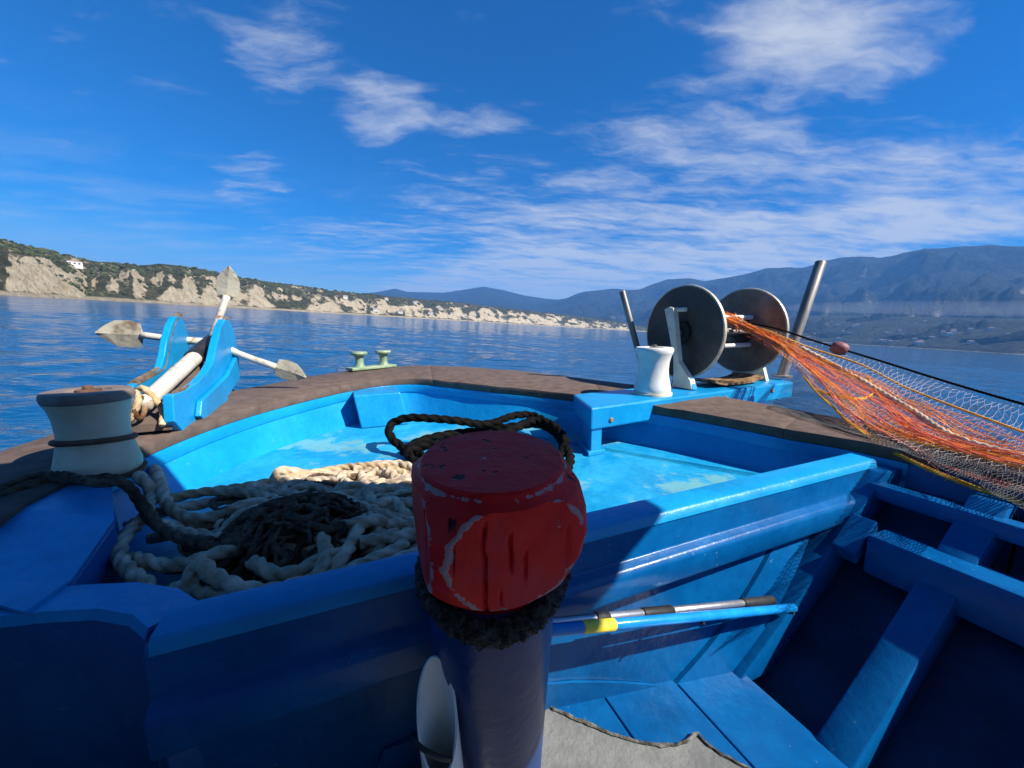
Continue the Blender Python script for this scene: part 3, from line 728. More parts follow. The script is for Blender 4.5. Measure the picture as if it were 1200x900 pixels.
# thwart beam carrying the hauler, with its stanchion
ZB = -.41
lf, lb = atz(693, 478, ZB), atz(672, 462, ZB); rf, rb = atz(930, 447.5, ZB), atz(905, 438, ZB)
rb = rf + (lb - lf) * 0.95
v, f = prism([lf, rf, rb, lb], (0, 0, -.115)); obj('hauler_beam', v, f, BLUE, boat, bevel=.010)
bd = (rf - lf).normalized(); bw = (lb - lf).normalized()
c = lf + bd * .045 + bw * .10
v, f = boxpts(Vector((c.x, c.y, (ZF + ZB - .11) / 2)), bd * .035, bw * .085, UP * ((ZB - .11 - ZF) / 2 + .002)); obj('beam_stanchion', v, f, BLUE, boat, bevel=.006)
v, f = boxpts(Vector((c.x, c.y, ZF + .012)), bd * .055, bw * .10, UP * .012); obj('stanchion_foot', v, f, BLUE, boat, bevel=.005)
for px_, py_ in ((850, 466), (905, 458), (716, 492)):
    d_ = ray(px_, py_); nrm = bd.cross(UP).normalized(); nrm = -nrm if nrm.dot(lf) > 0 else nrm
    c_ = d_ * (lf.dot(nrm) / d_.dot(nrm)); v, f = lathe([(.013, 0), (.013, .005), (.009, .008)], c_ + nrm * .0005, nrm, 10); obj('bolt_head', v, f, RUST, boat)
# two upright cheeks of the anchor chute on the port bow
def cheek(px, r, thick, name='anchor_cheek'):
    poly = [atr(x, y, r) for x, y in px]; v, f = prism(poly, -Rv * thick)
    return obj(name, v, f, BLUE, boat, bevel=.004)
cheek([(156, 452), (168, 445), (180, 438), (189, 431), (193, 417), (196, 398), (201, 380), (206, 371), (211, 370), (216, 378), (220, 392), (222, 402), (219, 424), (205, 446), (190, 462), (175, 475), (156, 480)], -.86, .03)
ck = cheek([(203, 463), (218, 457), (232, 448), (243, 436), (250, 424), (254, 404), (259, 384), (264, 374), (269, 376), (274, 386), (277, 402), (279, 416), (276, 442), (262, 462), (262, 478), (240, 492), (217, 508), (205, 494)], -.64, .035)
v, f = prism([atr(x, y, -.638) for x, y in ((230, 470), (262, 440), (275, 414), (276, 444), (262, 465), (262, 480), (234, 494), (228, 488))], Rv * .022); obj('cheek_doubler', v, f, BLUE, boat, bevel=.004)
for r_, pl in ((-.875, ((156, 450), (180, 437), (189, 430), (193, 416), (197, 396), (202, 377), (209, 369))), (-.657, ((205, 492), (203, 465), (219, 457), (233, 448), (249, 426), (254, 404), (259, 384), (265, 374)))):
    pl = [atr(x, y, r_) for x, y in pl]
    v, f = sweep(catmull(pl, 40)[0], .0175, 6); obj('cheek_edge_strip', v, f, EDGEW, boat)
# chute bed between the cheeks
P = [atr(200, 492, -.66), atr(240, 445, -.66), atr(256, 425, -.66)]
V = [P[0] + UP * -.01, P[1], P[2], P[2] - Rv * .19, P[1] - Rv * .19, P[0] - Rv * .19 - UP * .01]
v, f = prism(V, (0, 0, -.03)); obj('chute_bed', v, f, WOOD, boat)
# unseen roof behind and above the eye, outlined to throw the port foreground shade
ZR = 0.95
def to_roof(p): p = Vector(p); return p + s_b * ((ZR - p.z) / s_b.z)
q = [to_roof(p) for p in ((-2.4, 1.06, -.45), (-1.60, 1.13, -.45), (-1.40, 1.24, -.45), (-1.22, 1.37, -.47), (-.95, 1.35, -.55), (-.72, 1.27, -.56), (-.45, 1.22, -.58), (.05, 1.16, -.56), (.27, 1.115, -.52), (.345, 1.09, -.52), (.375, 1.05, -.52), (.378, 1.01, -.54), (.245, .95, -.66))]
e = (q[-1] - q[-2]).normalized()
poly = q + [q[-1] + e * 1.55, Vector((-1.2, q[-1].y - 1.55, ZR)), Vector((-1.5, q[0].y, ZR))]
v, f = prism(poly, (0, 0, .05)); obj('unseen_shade_roof', v, f, HOUSEW, boat)
v, f = boxpts((-.05, -1.55, -.2), Vector((1.1, 0, 0)), Vector((0, .75, 0)), UP * .9); obj('unseen_wheelhouse', v, f, HOUSEW, boat, bevel=.03)  # added out of view to block sky and bounce light back

# ------------------------------------------------------------------ red headed mooring post
PY = 0.63
pc = aty(577, 535, PY); axis = Vector((0.012, -0.10, 1)).normalized()
foot = pc - axis * ((pc.z - ZD) / axis.z)
post = thing('mooring_post', 'thick dark blue mooring post with a faceted red wooden head', 'post', foot)
def lathe_r(prof_, z): return float(np.interp(z, [p[0] for p in prof_], [p[1] for p in prof_]))
HP = [(-.262, .098), (-.222, .100), (-.208, .106), (-.197, .124), (-.178, .142), (-.14, .159), (-.10, .167), (-.06, .161), (-.03, .146), (-.020, .134), (-.014, .1265), (-.010, .1235), (-.004, .1225), (0, .1185)]
V, F = [], []; zs = sorted(set([p[0] for p in HP] + list(np.linspace(-.26, -.012, 80)))); sides = 300
a = Vector((1, 0, 0)); a = (a - axis * a.dot(axis)).normalized(); b = axis.cross(a)
rot = math.radians(21)
for z in zs:
    for k in range(sides):
        ph = 2 * math.pi * k / sides; r = lathe_r(HP, z)
        flat = .1255 / max(abs(math.cos(ph - rot)), abs(math.sin(ph - rot)))
        kk = -190.0 / .15
        # soft minimum of the turned barrel and the four sawn flats
        if z < -.024: r = math.log(math.exp(kk * r) + math.exp(kk * flat)) / kk + .002
        for c0, za, zb, dp_, wd_ in ((-1.60, -.225, -.030, .010, .018), (-1.30, -.135, -.055, .009, .020), (-1.12, -.160, -.090, .007, .016), (-1.42, -.205, -.150, .005, .014), (-2.25, -.15, -.02, .007, .013), (-.62, -.18, -.06, .007, .014)):
            if za < z < zb:
                cw = c0 + .035 * mnoise.noise(Vector((z * 30, c0, 0))); dd = (ph - 2 * math.pi if ph > math.pi else ph) - cw
                r -= dp_ * math.exp(-(dd / wd_) ** 2) * min(1, (z - za) / .02, (zb - z) / .02)
        pnt = pc + axis * z + (a * math.cos(ph) + b * math.sin(ph)) * r
        pnt += (pnt - (pc + axis * z)).normalized() * .0016 * mnoise.noise(pnt * 22)
        V.append(pnt)
for i in range(len(zs) - 1):
    for k in range(sides):
        k2 = (k + 1) % sides; F.append([i * sides + k, i * sides + k2, (i + 1) * sides + k2, (i + 1) * sides + k])
F.append([(len(zs) - 1) * sides + k for k in range(sides)]); F.append(list(range(sides))[::-1])
ho = autosmooth(obj('head', V, F, RED, post), 24)
ea = ho.data.attributes.new('edge', 'FLOAT', 'POINT'); ev = []
for z in zs:
    for k in range(sides):
        ph = 2 * math.pi * k / sides; fl_ = .1255 / max(abs(math.cos(ph - rot)), abs(math.sin(ph - rot)))
        ev.append(max(math.exp(-((lathe_r(HP, z) - fl_) / .005) ** 2) if z < -.024 else 0, math.exp(-((z + .010) / .006) ** 2)))
ea.data.foreach_set('value', ev)
hs_ = (pc.z - ZD) / axis.z
pr = [(.102, .0), (.103, .05), (.109, hs_ * .35), (.117, hs_ - .34), (.118, hs_ - .240), (.10, hs_ - .228)]
v, f = lathe(pr, foot, axis, 64)
v = [p + (p - (foot + axis * axis.dot(p - foot))).normalized() * .0022 * mnoise.noise(p * 7) if (p - foot).length > .001 else p for p in v]
autosmooth(obj('shaft', v, f, BLUE_POST, post), 30)
cc = pc - axis * .232
ring = []
for k in range(26):
    ph = 2 * math.pi * k / 26; ring.append(cc + (a * math.cos(ph) + b * math.sin(ph)) * (.124 + .004 * math.sin(ph * 3)) + axis * (.006 * math.sin(ph * 2 + 1)))
pts_, _ = catmull(ring, 260, True)
v, f = sweep(pts_, [.0185 * (1 + .10 * mnoise.noise(p * 30)) for p in pts_], 16, 3, 11, .5, cap=False)
col = tag(obj('rope_collar', v, f, COLLAR, smooth_=True), 'fuzzy dark rope ring tied under the red post head', 'rope')
V, F = [], []
for k in range(5000):
    i = random.randrange(len(pts_)); ph = random.uniform(0, 2 * math.pi); d = (pts_[i] - cc).normalized()
    n = (d * math.cos(ph) + axis * math.sin(ph)); p = pts_[i] + n * .0165; tdir = (n + Vector((random.uniform(-1, 1), random.uniform(-1, 1), random.uniform(-1, 1))) * .9).normalized() * random.uniform(.003, .008)
    w = tdir.orthogonal().normalized() * .0005; i0 = len(V); V += [p - w, p + w, p + tdir]; F.append([i0, i0 + 1, i0 + 2])
fz = obj('loose_fibres', V, F, COLLAR, col); fz['kind'] = 'stuff'

# ------------------------------------------------------------------ white nylon rollers
def roller(base, ax, R, H, m1, m2, label, band=None, cap=False):
    t = thing('fairlead_roller', label, 'roller', base, 'nylon fairlead rollers')
    pr = [(R * .98, 0), (R * 1.02, H * .03), (R * 1.03, H * .10), (R * .97, H * .2), (R * .88, H * .36), (R * .84, H * .52), (R * .87, H * .68), (R * .94, H * .80), (R * 1.03, H * .88)]
    v, f = lathe(pr, base, ax, 48); autosmooth(obj('drum', v, f, m1, t), 40)
    pr = [(R * 1.03, H * .88), (R * 1.065, H * .93), (R * 1.05, H * .975), (R * 1.0, H), (R * .52, H), (R * .50, H * .985), (R * .2, H * .985)]
    v, f = lathe(pr, base, ax, 48); autosmooth(obj('rim', v, f, m2, t), 40)
    v, f = lathe([(R * .30, H * .97), (R * .30, H * 1.01), (R * .12, H * 1.012), (R * .12, H * 1.05), (R * .10, H * 1.055)], base, ax, 24); autosmooth(obj('pin', v, f, STEEL if cap else RUBBER, t), 40)
    v, f = lathe([(R * 1.12, -.012), (R * 1.12, .0), (R * .9, .0)], base, ax, 40); obj('washer', v, f, RUBBER if not cap else CREAM, t)
    if band:
        a_ = Vector(ax).orthogonal().normalized(); b_ = Vector(ax).cross(a_)
        rg = [Vector(base) + Vector(ax) * (H * band + .012 * math.cos(k / 40 * 2 * math.pi + 2)) + (a_ * math.cos(k / 40 * 2 * math.pi) + b_ * math.sin(k / 40 * 2 * math.pi)) * R * .905 for k in range(41)]
        v, f = sweep(rg, .0085, 8, cap=False); obj('rubber_band', v, f, RUBBER, t, smooth_=True)
    return t
b1 = atz(118, 551, -.455)
roller(b1, Vector((.02, 0, 1)).normalized(), .096, .255, NYLON_OLD, NYLON_TOP, 'old yellowed nylon roller with a brown rubber band on the port gunwale', band=.40)
b2 = atz(764, 459, ZB + .012)
roller(b2, Vector((.0, 0, 1)).normalized(), .100, .262, NYLON, NYLON, 'clean white nylon roller standing on the blue beam', cap=True)

# ------------------------------------------------------------------ net hauler: reel between two discs on the beam
c1, c2 = aty(800, 389.5, 2.56), aty(871, 388, 2.84)
ax = (c2 - c1); ax.z = 0; ax.normalize()
R1 = .305
reel = thing('net_reel', 'net hauling reel with two large dull metal discs on the blue beam', 'reel', Vector((c1.x, c1.y, ZB)))
def disc(c, R, mt=None):
    pr = [(R * .985, -.007), (R, -.004), (R, .004), (R * .985, .007)]
    v, f = lathe([(.02, -.006), (R * .35, -.006), (R * .975, -.009), (R * .975, .009), (R * .35, .006), (.02, .006)], c, ax, 96); d = autosmooth(obj('disc', v, f, mt or DISC, reel), 40)
    v, f = lathe([(R * .972, -.011), (R * 1.0, -.010), (R * 1.006, 0), (R * 1.0, .010), (R * .972, .011)], c, ax, 96, cap=False); obj('disc_rim', v, f, RIMM, d, smooth_=False)
    return d
disc(c1, R1); disc(c2, R1, DISC2)
v, f = tube(c1 - ax * .05, c2 + ax * .05, .028); obj('axle', v, f, STEEL, reel, smooth_=False)
v, f = lathe([(.075, -.035), (.075, -.008), (.05, -.008)], c1, ax, 28); obj('hub', v, f, DARKM, reel)
v, f = lathe([(.03, -.045), (.075, -.035), (.085, -.010), (.05, -.008)], c2, ax, 28); obj('hub', v, f, DARKM, reel)
e1 = ax.orthogonal().normalized(); e2 = ax.cross(e1)
for k in range(6):
    ph = 2 * math.pi * k / 6 + .3; o_ = (e1 * math.cos(ph) + e2 * math.sin(ph)) * .112
    v, f = tube(c1 + o_, c2 + o_, .016, 12); autosmooth(obj('drum_bar', v, f, NYLON if k % 2 else STEEL, reel), 50)
# bent support arm in front of the outer disc, foot painted blue
dn = -ax
p_top = atr(795, 366, c1.dot(Rv) - .075); p_el = atr(804, 364, c1.dot(Rv) - .06)
p_bot = Vector((c1.x, c1.y, ZB)) + dn * .085 + Rv * .03 - Fv * .05
pts2 = [c1 + dn * .02 + UP * .15, c1 + dn * .07 + UP * .148, c1 + dn * .078 + UP * .12 - Fv * .005, c1 + dn * .082 - UP * .05 - Fv * .01, c1 + dn * .085 - UP * .20 - Fv * .025]
V, F = [], []
side_w = ax.cross(UP).normalized()
pa = c1 + dn * .075 + side_w * .06
q0 = [(-.05, .150), (-.01, .165), (.02, .155), (.085, -.18), (.185, ZB - c1.z + .06), (.20, ZB - c1.z + .005), (.05, ZB - c1.z + .005), (.055, ZB - c1.z + .09), (.045, -.15)]
fw = atf(0, 0, 1).normalized() if False else side_w
if fw.y > 0: fw = -fw
# profile in the plane of the disc: first axis towards the eye
Pp = [c1 + dn * .07 + fw * (x - .01) + UP * z for x, z in q0]
v, f = prism(Pp, dn * .045); obj('support_arm', v, f, CREAM, reel, bevel=.003)
v, f = prism([c1 + dn * .066 + fw * (x - .01) + UP * z for x, z in ((.05, ZB - c1.z + .075), (.175, ZB - c1.z + .075), (.206, ZB - c1.z + .004), (.035, ZB - c1.z + .004))], dn * .044); obj('arm_foot', v, f, BLUE, reel, bevel=.003)
v, f = tube(c1 + dn * .075 + UP * .145 + fw * .0, c1 + dn * .075 + UP * .145 + fw * .075, .014, 12); obj('arm_pin', v, f, CREAM, reel)
Pp = [c2 + ax * .05 + fw * x + UP * z for x, z in ((-.04, .03), (.04, .03), (.17, ZB - c2.z), (-.10, ZB - c2.z))]
v, f = prism(Pp, ax * .035); obj('far_support', v, f, CREAM, reel, bevel=.003)
mid = (c1 + c2) / 2
bp = []
for k in range(15):
    t = k / 14; bp.append(c1.lerp(c2, .12 + .80 * t) + UP * (ZB - mid.z + .012 + .03 * (2 * t - 1) ** 4) + fw * .10)
V, F = [], []
for p_ in bp: V += [p_ - fw * .11, p_ + fw * .11, p_ + fw * .11 + UP * .012, p_ - fw * .11 + UP * .012]
for i in range(14):
    for k in range(4): F.append([i * 4 + k, i * 4 + (k + 1) % 4, i * 4 + 4 + (k + 1) % 4, i * 4 + 4 + k])
F += [[3, 2, 1, 0], [56, 57, 58, 59]]
autosmooth(obj('base_plate', V, F, RUST, reel), 50)
# net wound on the drum
TOPPH = math.atan2(e2.z, e1.z)
V, F = [], []
for k in range(16):
    s0 = random.uniform(.35, .72); ph0 = TOPPH + random.uniform(-1.1, .2); pts3 = []; rad = random.uniform(.118, .135)
    for q_ in range(9):
        ph = ph0 + q_ * .20; pts3.append(c1.lerp(c2, s0 + .006 * q_ * random.uniform(.5, 1)) + (e1 * math.cos(ph) + e2 * math.sin(ph)) * (rad + random.uniform(-.006, .006)))
    v, f = sweep(pts3, .0045, 4); n = len(V); V += v; F += [[i + n for i in x] for x in f]
wnd = obj('wound_twine', V, F, ORANGE, reel); wnd['kind'] = 'stuff'
# stainless posts
def steel_post(p0, p1, r, label):
    p0, p1 = Vector(p0), Vector(p1); t = thing('steel_post', label, 'post', p0)
    d = (p1 - p0).normalized(); L = (p1 - p0).length
    v, f = lathe([(r, 0), (r, L - .004), (r * .93, L), (r * .82, L), (r * .80, L - .03)], p0, d, 28); autosmooth(obj('pipe', v, f, STEEL, t), 40)
    v, f = lathe([(r * 1.9, 0), (r * 1.9, .012), (r * 1.05, .016)], p0, UP, 28); obj('flange', v, f, STEEL, t)
    return t
steel_post(aty(916, 441.5, 2.83), aty(962, 307, 2.90), .035, 'tall leaning stainless steel post on the outer end of the beam')
pb = atz(757, 445, ZB); steel_post(pb, aty(729, 341, pb.y), .021, 'thin leaning stainless rod behind the clean white roller')

# ------------------------------------------------------------------ anchor in the chute
RA = -.75
a0, a1 = atr(168, 474, RA), atr(247, 402, RA)
an = thing('grapnel_anchor', 'four armed grapnel anchor with pale shank lying in the bow chute', 'anchor', a0)
v, f = sweep([a0.lerp(a1, k / 10) for k in range(11)], [.031, .032, .033, .034, .035, .035, .036, .036, .037, .038, .040], 18, jitter=.06); obj('shank', v, f, GALV, an, smooth_=True)
sh = (a1 - a0).normalized()
v, f = sweep([a0.lerp(a1, .66), a0.lerp(a1, .8), a1 + sh * .06], [.044, .046, .044], 18); obj('crown', v, f, DARKM, an)
hub = a1 + sh * .02; FA = hub.dot(Fv)
def arm(p_end, fl, tip, lab=None, wd=.075):
    p_end = Vector(p_end)
    v, f = sweep(catmull([hub, hub.lerp(p_end, .5) - sh * .02, p_end], 10)[0], [.022] * 4 + [.019] * 6, 12); ao = obj('arm', v, f, GALV, an, smooth_=True)
    d = (Vector(tip) - p_end).normalized(); L = (Vector(tip) - p_end).length
    n = d.cross(sh).normalized(); back = d.cross(n).normalized()
    V = []
    prof_ = [(-.03, .030), (0.0, .066), (.25, .080), (.58, .076), (.80, .046), (1.0, .006)]
    for s_, w_ in prof_:
        c_ = p_end + d * L * s_; cur = back * (.035 * s_ * s_)
        k_ = w_ * wd / .075
        V += [c_ + n * k_ + cur, c_ + back * (-.010) + cur, c_ - n * k_ + cur, c_ + back * .012 + cur]
    F = []
    for i in range(len(prof_) - 1):
        for k in range(4): F.append([i * 4 + k, i * 4 + (k + 1) % 4, i * 4 + 4 + (k + 1) % 4, i * 4 + 4 + k])
    F += [[3, 2, 1, 0], [20, 21, 22, 23]]
    obj('fluke', V, F, FLUKE, ao, bevel=.002)
arm(atf(166, 392.5, FA + .02), None, atf(116, 388, FA + .02))
arm(atf(324, 430, FA - .12), None, atf(360, 440, FA - .12), wd=.06)
arm(atf(266, 347, FA + .02), None, atf(270, 313, FA + .03), wd=.056)
arm(hub - UP * .30 + Fv * .08, None, hub - UP * .5 + Fv * .10)
ring = [a0 + sh * (-.03) + (sh * math.cos(k / 14 * 6.283) + UP * math.sin(k / 14 * 6.283)) * .04 for k in range(15)]
v, f = sweep(ring, .009, 8, cap=False); obj('ring', v, f, RUST, an, smooth_=True)
v, f = ropemesh([a0 + Vector((-.02, 0, .05)), a0 + Vector((.03, -.05, .02)), a0 + Vector((.0, -.06, -.05)), a0 + Vector((-.06, -.02, -.06)), a0 + Vector((-.07, .04, .02)), a0 + Vector((-.02, .03, .06)), a0 + Vector((.05, .02, -.02)), a0 + Vector((.09, -.03, -.075))], .012, sides=9)
tag(obj('lashing_rope', v, f, ROPE_NEW, smooth_=True), 'tan cord knotted round the anchor ring', 'rope')

# ------------------------------------------------------------------ twin mushroom cleat at the bow
g0, g1 = atz(409, 434.5, -.375), atz(461, 429.5, -.375)
cl = thing('twin_bollard_cleat', 'pale green metal cleat with two mushroom posts at the bow', 'cleat', (g0 + g1) / 2)
gd = (g1 - g0).normalized(); gw = gd.cross(UP)
v, f = boxpts((g0 + g1) / 2 + UP * .012, gd * ((g1 - g0).length / 2), gw * .055, UP * .012); obj('base', v, f, GREEN, cl, bevel=.006)
for t in (.23, .77):
    p = g0.lerp(g1, t); v, f = lathe([(.05, .02), (.036, .035), (.031, .06), (.031, .10), (.040, .118), (.062, .124), (.066, .135), (.060, .147), (.02, .150)], p, UP, 24); autosmooth(obj('mushroom', v, f, GREEN, cl), 40)

# ------------------------------------------------------------------ long poles lying along the bulkhead
def pole(name, label, p0, p1, segs, r):
    t = thing(name, label, 'pole', (Vector(p0) + Vector(p1)) / 2); p0, p1 = Vector(p0), Vector(p1)
    for nm, s0, s1, rr, m in segs:
        a_, b_ = p0.lerp(p1, s0), p0.lerp(p1, s1); d = (b_ - a_).normalized()
        L = (b_ - a_).length
        v, f = lathe([(rr * .8, 0), (rr, .003), (rr, L - .006), (rr * .7, L)], a_, d, 18); autosmooth(obj(nm, v, f, m, t), 40)
    return t
def proj_x(p):
    c_, s_ = math.cos(PITCH), math.sin(PITCH); return 600 + FPX * p.x / (p.y * c_ - p.z * s_)
def frac(p0, p1, px):
    lo, hi = 0.0, 1.0
    for _ in range(40):
        md = (lo + hi) / 2
        if proj_x(p0.lerp(p1, md)) < px: lo = md
        else: hi = md
    return lo
pA, pB = atf(575, 745, .640), atf(931, 712, .668); fr = lambda x: frac(pA, pB, x)
pole('boat_hook', 'bright blue pole with a yellow tape band along the bulkhead', pA, pB, [('shaft', 0, 1, .0125, POLEBLUE), ('tape', fr(681), fr(721), .0137, YELL)], .0125)
pC, pD = atf(575, 737, .668), atf(906, 703, .690); fr = lambda x: frac(pC, pD, x)
pole('telescopic_pole', 'silver telescopic pole with black grips above the blue pole', pC, pD,
     [('tube', 0, fr(790), .0105, ALU), ('collar', fr(697), fr(714), .013, BLACKP), ('collar', fr(752), fr(788), .0132, BLACKP), ('inner_tube', fr(788), fr(874), .0095, ALU), ('grip', fr(870), 1, .0132, BLACKP)], .011)
for s_ in (.58, .98):
    p = (pA.lerp(pB, s_)); 
    pts4 = [p + Fv * .13 - UP * .10, p + Fv * .05 - UP * .045, p - UP * .0175, p - Fv * .012 - UP * .012]
    v, f = sweep(catmull(pts4, 10)[0], .004, 6); obj('pole_hook', v, f, DARKM, boat)

# ------------------------------------------------------------------ white plastic pipe beside the post
q0, q1 = atz(497, 905, -.98), atf(512, 838, .56)
q0 = Vector((q1.x + .04, q1.y - .03, ZD)); d = (q1 - q0).normalized(); a_ = d.orthogonal().normalized(); b_ = d.cross(a_)
V, F = [], []; n = 40; R_ = .034
cutn = Vector((-.2, -1, .45)).normalized()
for k in range(n):
    ph = 2 * math.pi * k / n; o_ = a_ * math.cos(ph) + b_ * math.sin(ph)
    top_ = (q1 - q0).length - o_.dot(Vector((.1, -.9, 0)).normalized()) * (-.10) - .03
    top_ = (q1 - q0).length - .08 * o_.dot(Vector((0.1, -1, 0)))
    for rr, hh in ((R_, 0), (R_, top_), (R_ * .88, top_), (R_ * .88, .25)): V.append(q0 + d * hh + o_ * rr)
for k in range(n):
    k2 = (k + 1) % n
    for j in range(3): F.append([k * 4 + j, k2 * 4 + j, k2 * 4 + j + 1, k * 4 + j + 1])
pp = thing('plastic_pipe', 'white plastic pipe with slanted open end beside the post', 'pipe', q0)
autosmooth(obj('tube', V, F, PVC, pp), 40)
lp = [q1 + o_ for o_ in (Vector((-.045, .01, -.05)), Vector((-.036, -.022, -.02)), Vector((-.010, -.037, -.025)), Vector((.022, -.030, -.05)), Vector((.032, .0, -.08)))]
v, f = sweep(catmull(lp, 20)[0], .004, 6); obj('strap', v, f, BLACKP, pp)

# ------------------------------------------------------------------ ropes
def rope_thing(name, label, ctrl, r, mat, closed=False, group=None, **kw):
    v, f = ropemesh(ctrl, r, closed, **kw); o = obj(name, v, f, mat, smooth_=True); tag(o, label, 'rope', group); return o
def px3(l): return [atz(x, y, z) for x, y, z in l]
# dark coil beyond the post
rope_thing('dark_rope', 'black rope standing in an open loop on the sunny foredeck', px3([(520, 548, -.63), (490, 532, -.62), (470, 523, -.61), (457, 510, -.565), (459, 497, -.53), (476, 490, -.50), (500, 490, -.50), (535, 493, -.52), (562, 497, -.55), (580, 495, -.55),
            (603, 487, -.54), (625, 487, -.55), (645, 498, -.57), (657, 515, -.60), (668, 535, -.62), (664, 552, -.635)]), .023, ROPE_DARK)
rope_thing('dark_rope', 'black rope heaped in tight turns behind the red post head', px3([(472, 530, -.635), (490, 518, -.62), (520, 510, -.60), (560, 505, -.60), (600, 500, -.57), (630, 497, -.56), (652, 508, -.58), (660, 528, -.62), (640, 548, -.63), (600, 552, -.63), (540, 550, -.63), (495, 545, -.63), (478, 530, -.60), (500, 522, -.585),
            (540, 520, -.58), (590, 508, -.55), (625, 493, -.53), (650, 500, -.545), (664, 520, -.60)]), .024, ROPE_DARK)
# heap of thick pale rope
rp = 'lengths of thick old rope heaped behind the port coaming'
rope_thing('thick_rope', 'tan sunlit rope stretched along the back of the rope heap', px3([(186, 588, -.56), (230, 578, -.56), (290, 570, -.56), (350, 558, -.56), (400, 549, -.56), (432, 546, -.54), (455, 549, -.54), (474, 556, -.55), (478, 575, -.56), (482, 600, -.58)]), .0165, ROPE_NEW, group=rp)
L1 = 'thick weathered grey rope lying in the heap behind the port coaming'
heap = [
    [(486, 650, -.545), (440, 668, -.535), (390, 684, -.535), (330, 692, -.53), (285, 690, -.525), (250, 674, -.515), (236, 660, -.51), (226, 672, -.53), (216, 700, -.56), (205, 722, -.60)],
    [(478, 620, -.57), (470, 640, -.555), (440, 655, -.55), (400, 672, -.55), (355, 683, -.55), (310, 697, -.545), (265, 700, -.545), (238, 697, -.55), (215, 690, -.56)],
    [(165, 560, -.47), (178, 580, -.52), (170, 605, -.53), (150, 625, -.53), (140, 650, -.545), (155, 672, -.55), (172, 685, -.56), (178, 712, -.585), (190, 735, -.62)],
    [(186, 560, -.50), (196, 590, -.53), (215, 605, -.55), (240, 607, -.55), (275, 600, -.55), (305, 596, -.56)],
    [(190, 600, -.56), (240, 590, -.56), (290, 582, -.565), (340, 575, -.57), (380, 565, -.58)],
    [(160, 655, -.56), (190, 662, -.56), (220, 660, -.55), (250, 650, -.54), (285, 640, -.535), (310, 628, -.54)],
    [(410, 593, -.54), (435, 597, -.53), (455, 606, -.535), (480, 612, -.55), (500, 625, -.57)],
    [(425, 560, -.55), (430, 585, -.55), (424, 610, -.54), (410, 640, -.54), (392, 665, -.55)],
    [(452, 552, -.55), (470, 570, -.55), (474, 595, -.56), (465, 620, -.565), (440, 640, -.56)],
    [(440, 612, -.56), (447, 635, -.56), (438, 660, -.565), (425, 675, -.57)],
    [(375, 625, -.53), (382, 645, -.53), (376, 668, -.54), (362, 690, -.55)],
    [(300, 660, -.54), (320, 672, -.54), (350, 670, -.54), (375, 655, -.54), (395, 650, -.54)],
    [(445, 566, -.545), (432, 575, -.54), (440, 590, -.53), (462, 588, -.535), (476, 605, -.55)],
    [(210, 625, -.555), (250, 628, -.55), (290, 620, -.545), (310, 610, -.55)],
]
for h in heap:   # both ends dive into the heap
    a_, b_ = h[0], h[-1]
    h = [(a_[0] + (a_[0] - h[1][0]) * .8, a_[1] + (a_[1] - h[1][1]) * .8 + 8, a_[2] - .07)] + h + [(b_[0] + (b_[0] - h[-2][0]) * .8, b_[1] + (b_[1] - h[-2][1]) * .8 + 8, b_[2] - .07)]
    rope_thing('thick_rope', L1, px3(h), .0170, ROPE, group=rp)
for k in range(44):   # turns deeper in the heap
    cx, cy = random.uniform(-.80, -.20), random.uniform(.94, 1.34); ph0 = random.uniform(0, 6)
    ctrl = [Vector((cx + math.cos(ph0 + q * .8) * random.uniform(.13, .22), cy + math.sin(ph0 + q * .8) * random.uniform(.06, .12), -.605 + random.uniform(-.01, .075))) for q in range(8)]
    rope_thing('thick_rope', L1, ctrl, .0170, ROPE, group=rp)
for k in range(16):
    cx, cy = random.uniform(-.80, -.24), random.uniform(1.0, 1.32); ph0 = random.uniform(0, 6)
    ctrl = [Vector((cx + math.cos(ph0 + q * .9) * random.uniform(.08, .20), cy + math.sin(ph0 + q * .9) * random.uniform(.05, .12), -.555 + random.uniform(-.02, .02))) for q in range(7)]
    rope_thing('brown_twine', 'thin dark brown line snaking through the pale rope heap', ctrl, random.uniform(.005, .009), ROPE_BROWN, group='dark lines through the rope heap', sides=9)
# dark brown net heaped on the ropes
nc = atz(350, 612, -.53)
nt = thing('brown_net_heap', 'dark brown net bunched in a heap on top of the ropes', 'net', Vector((nc.x, nc.y, -.60)))
V, F = [], []; nu, nv = 46, 22
for j in range(nv):
    for i in range(nu):
        ph = 2 * math.pi * i / nu; t = j / (nv - 1); rr = math.cos(t * math.pi / 2) ** .7
        p = Vector((nc.x + math.cos(ph) * .17 * rr, nc.y + math.sin(ph) * .145 * rr, -.615 + .085 * math.sin(t * math.pi / 2)))
        p += Vector((1, .6, .9)) * .02 * mnoise.noise(p * 22) + Vector((-.4, 1, .7)) * .011 * mnoise.noise(p * 60)
        V.append(p)
for j in range(nv - 1):
    for i in range(nu): F.append([j * nu + i, j * nu + (i + 1) % nu, (j + 1) * nu + (i + 1) % nu, (j + 1) * nu + i])
obj('mound', V, F, ROPE_BROWN, nt, smooth_=True)
V, F = [], []
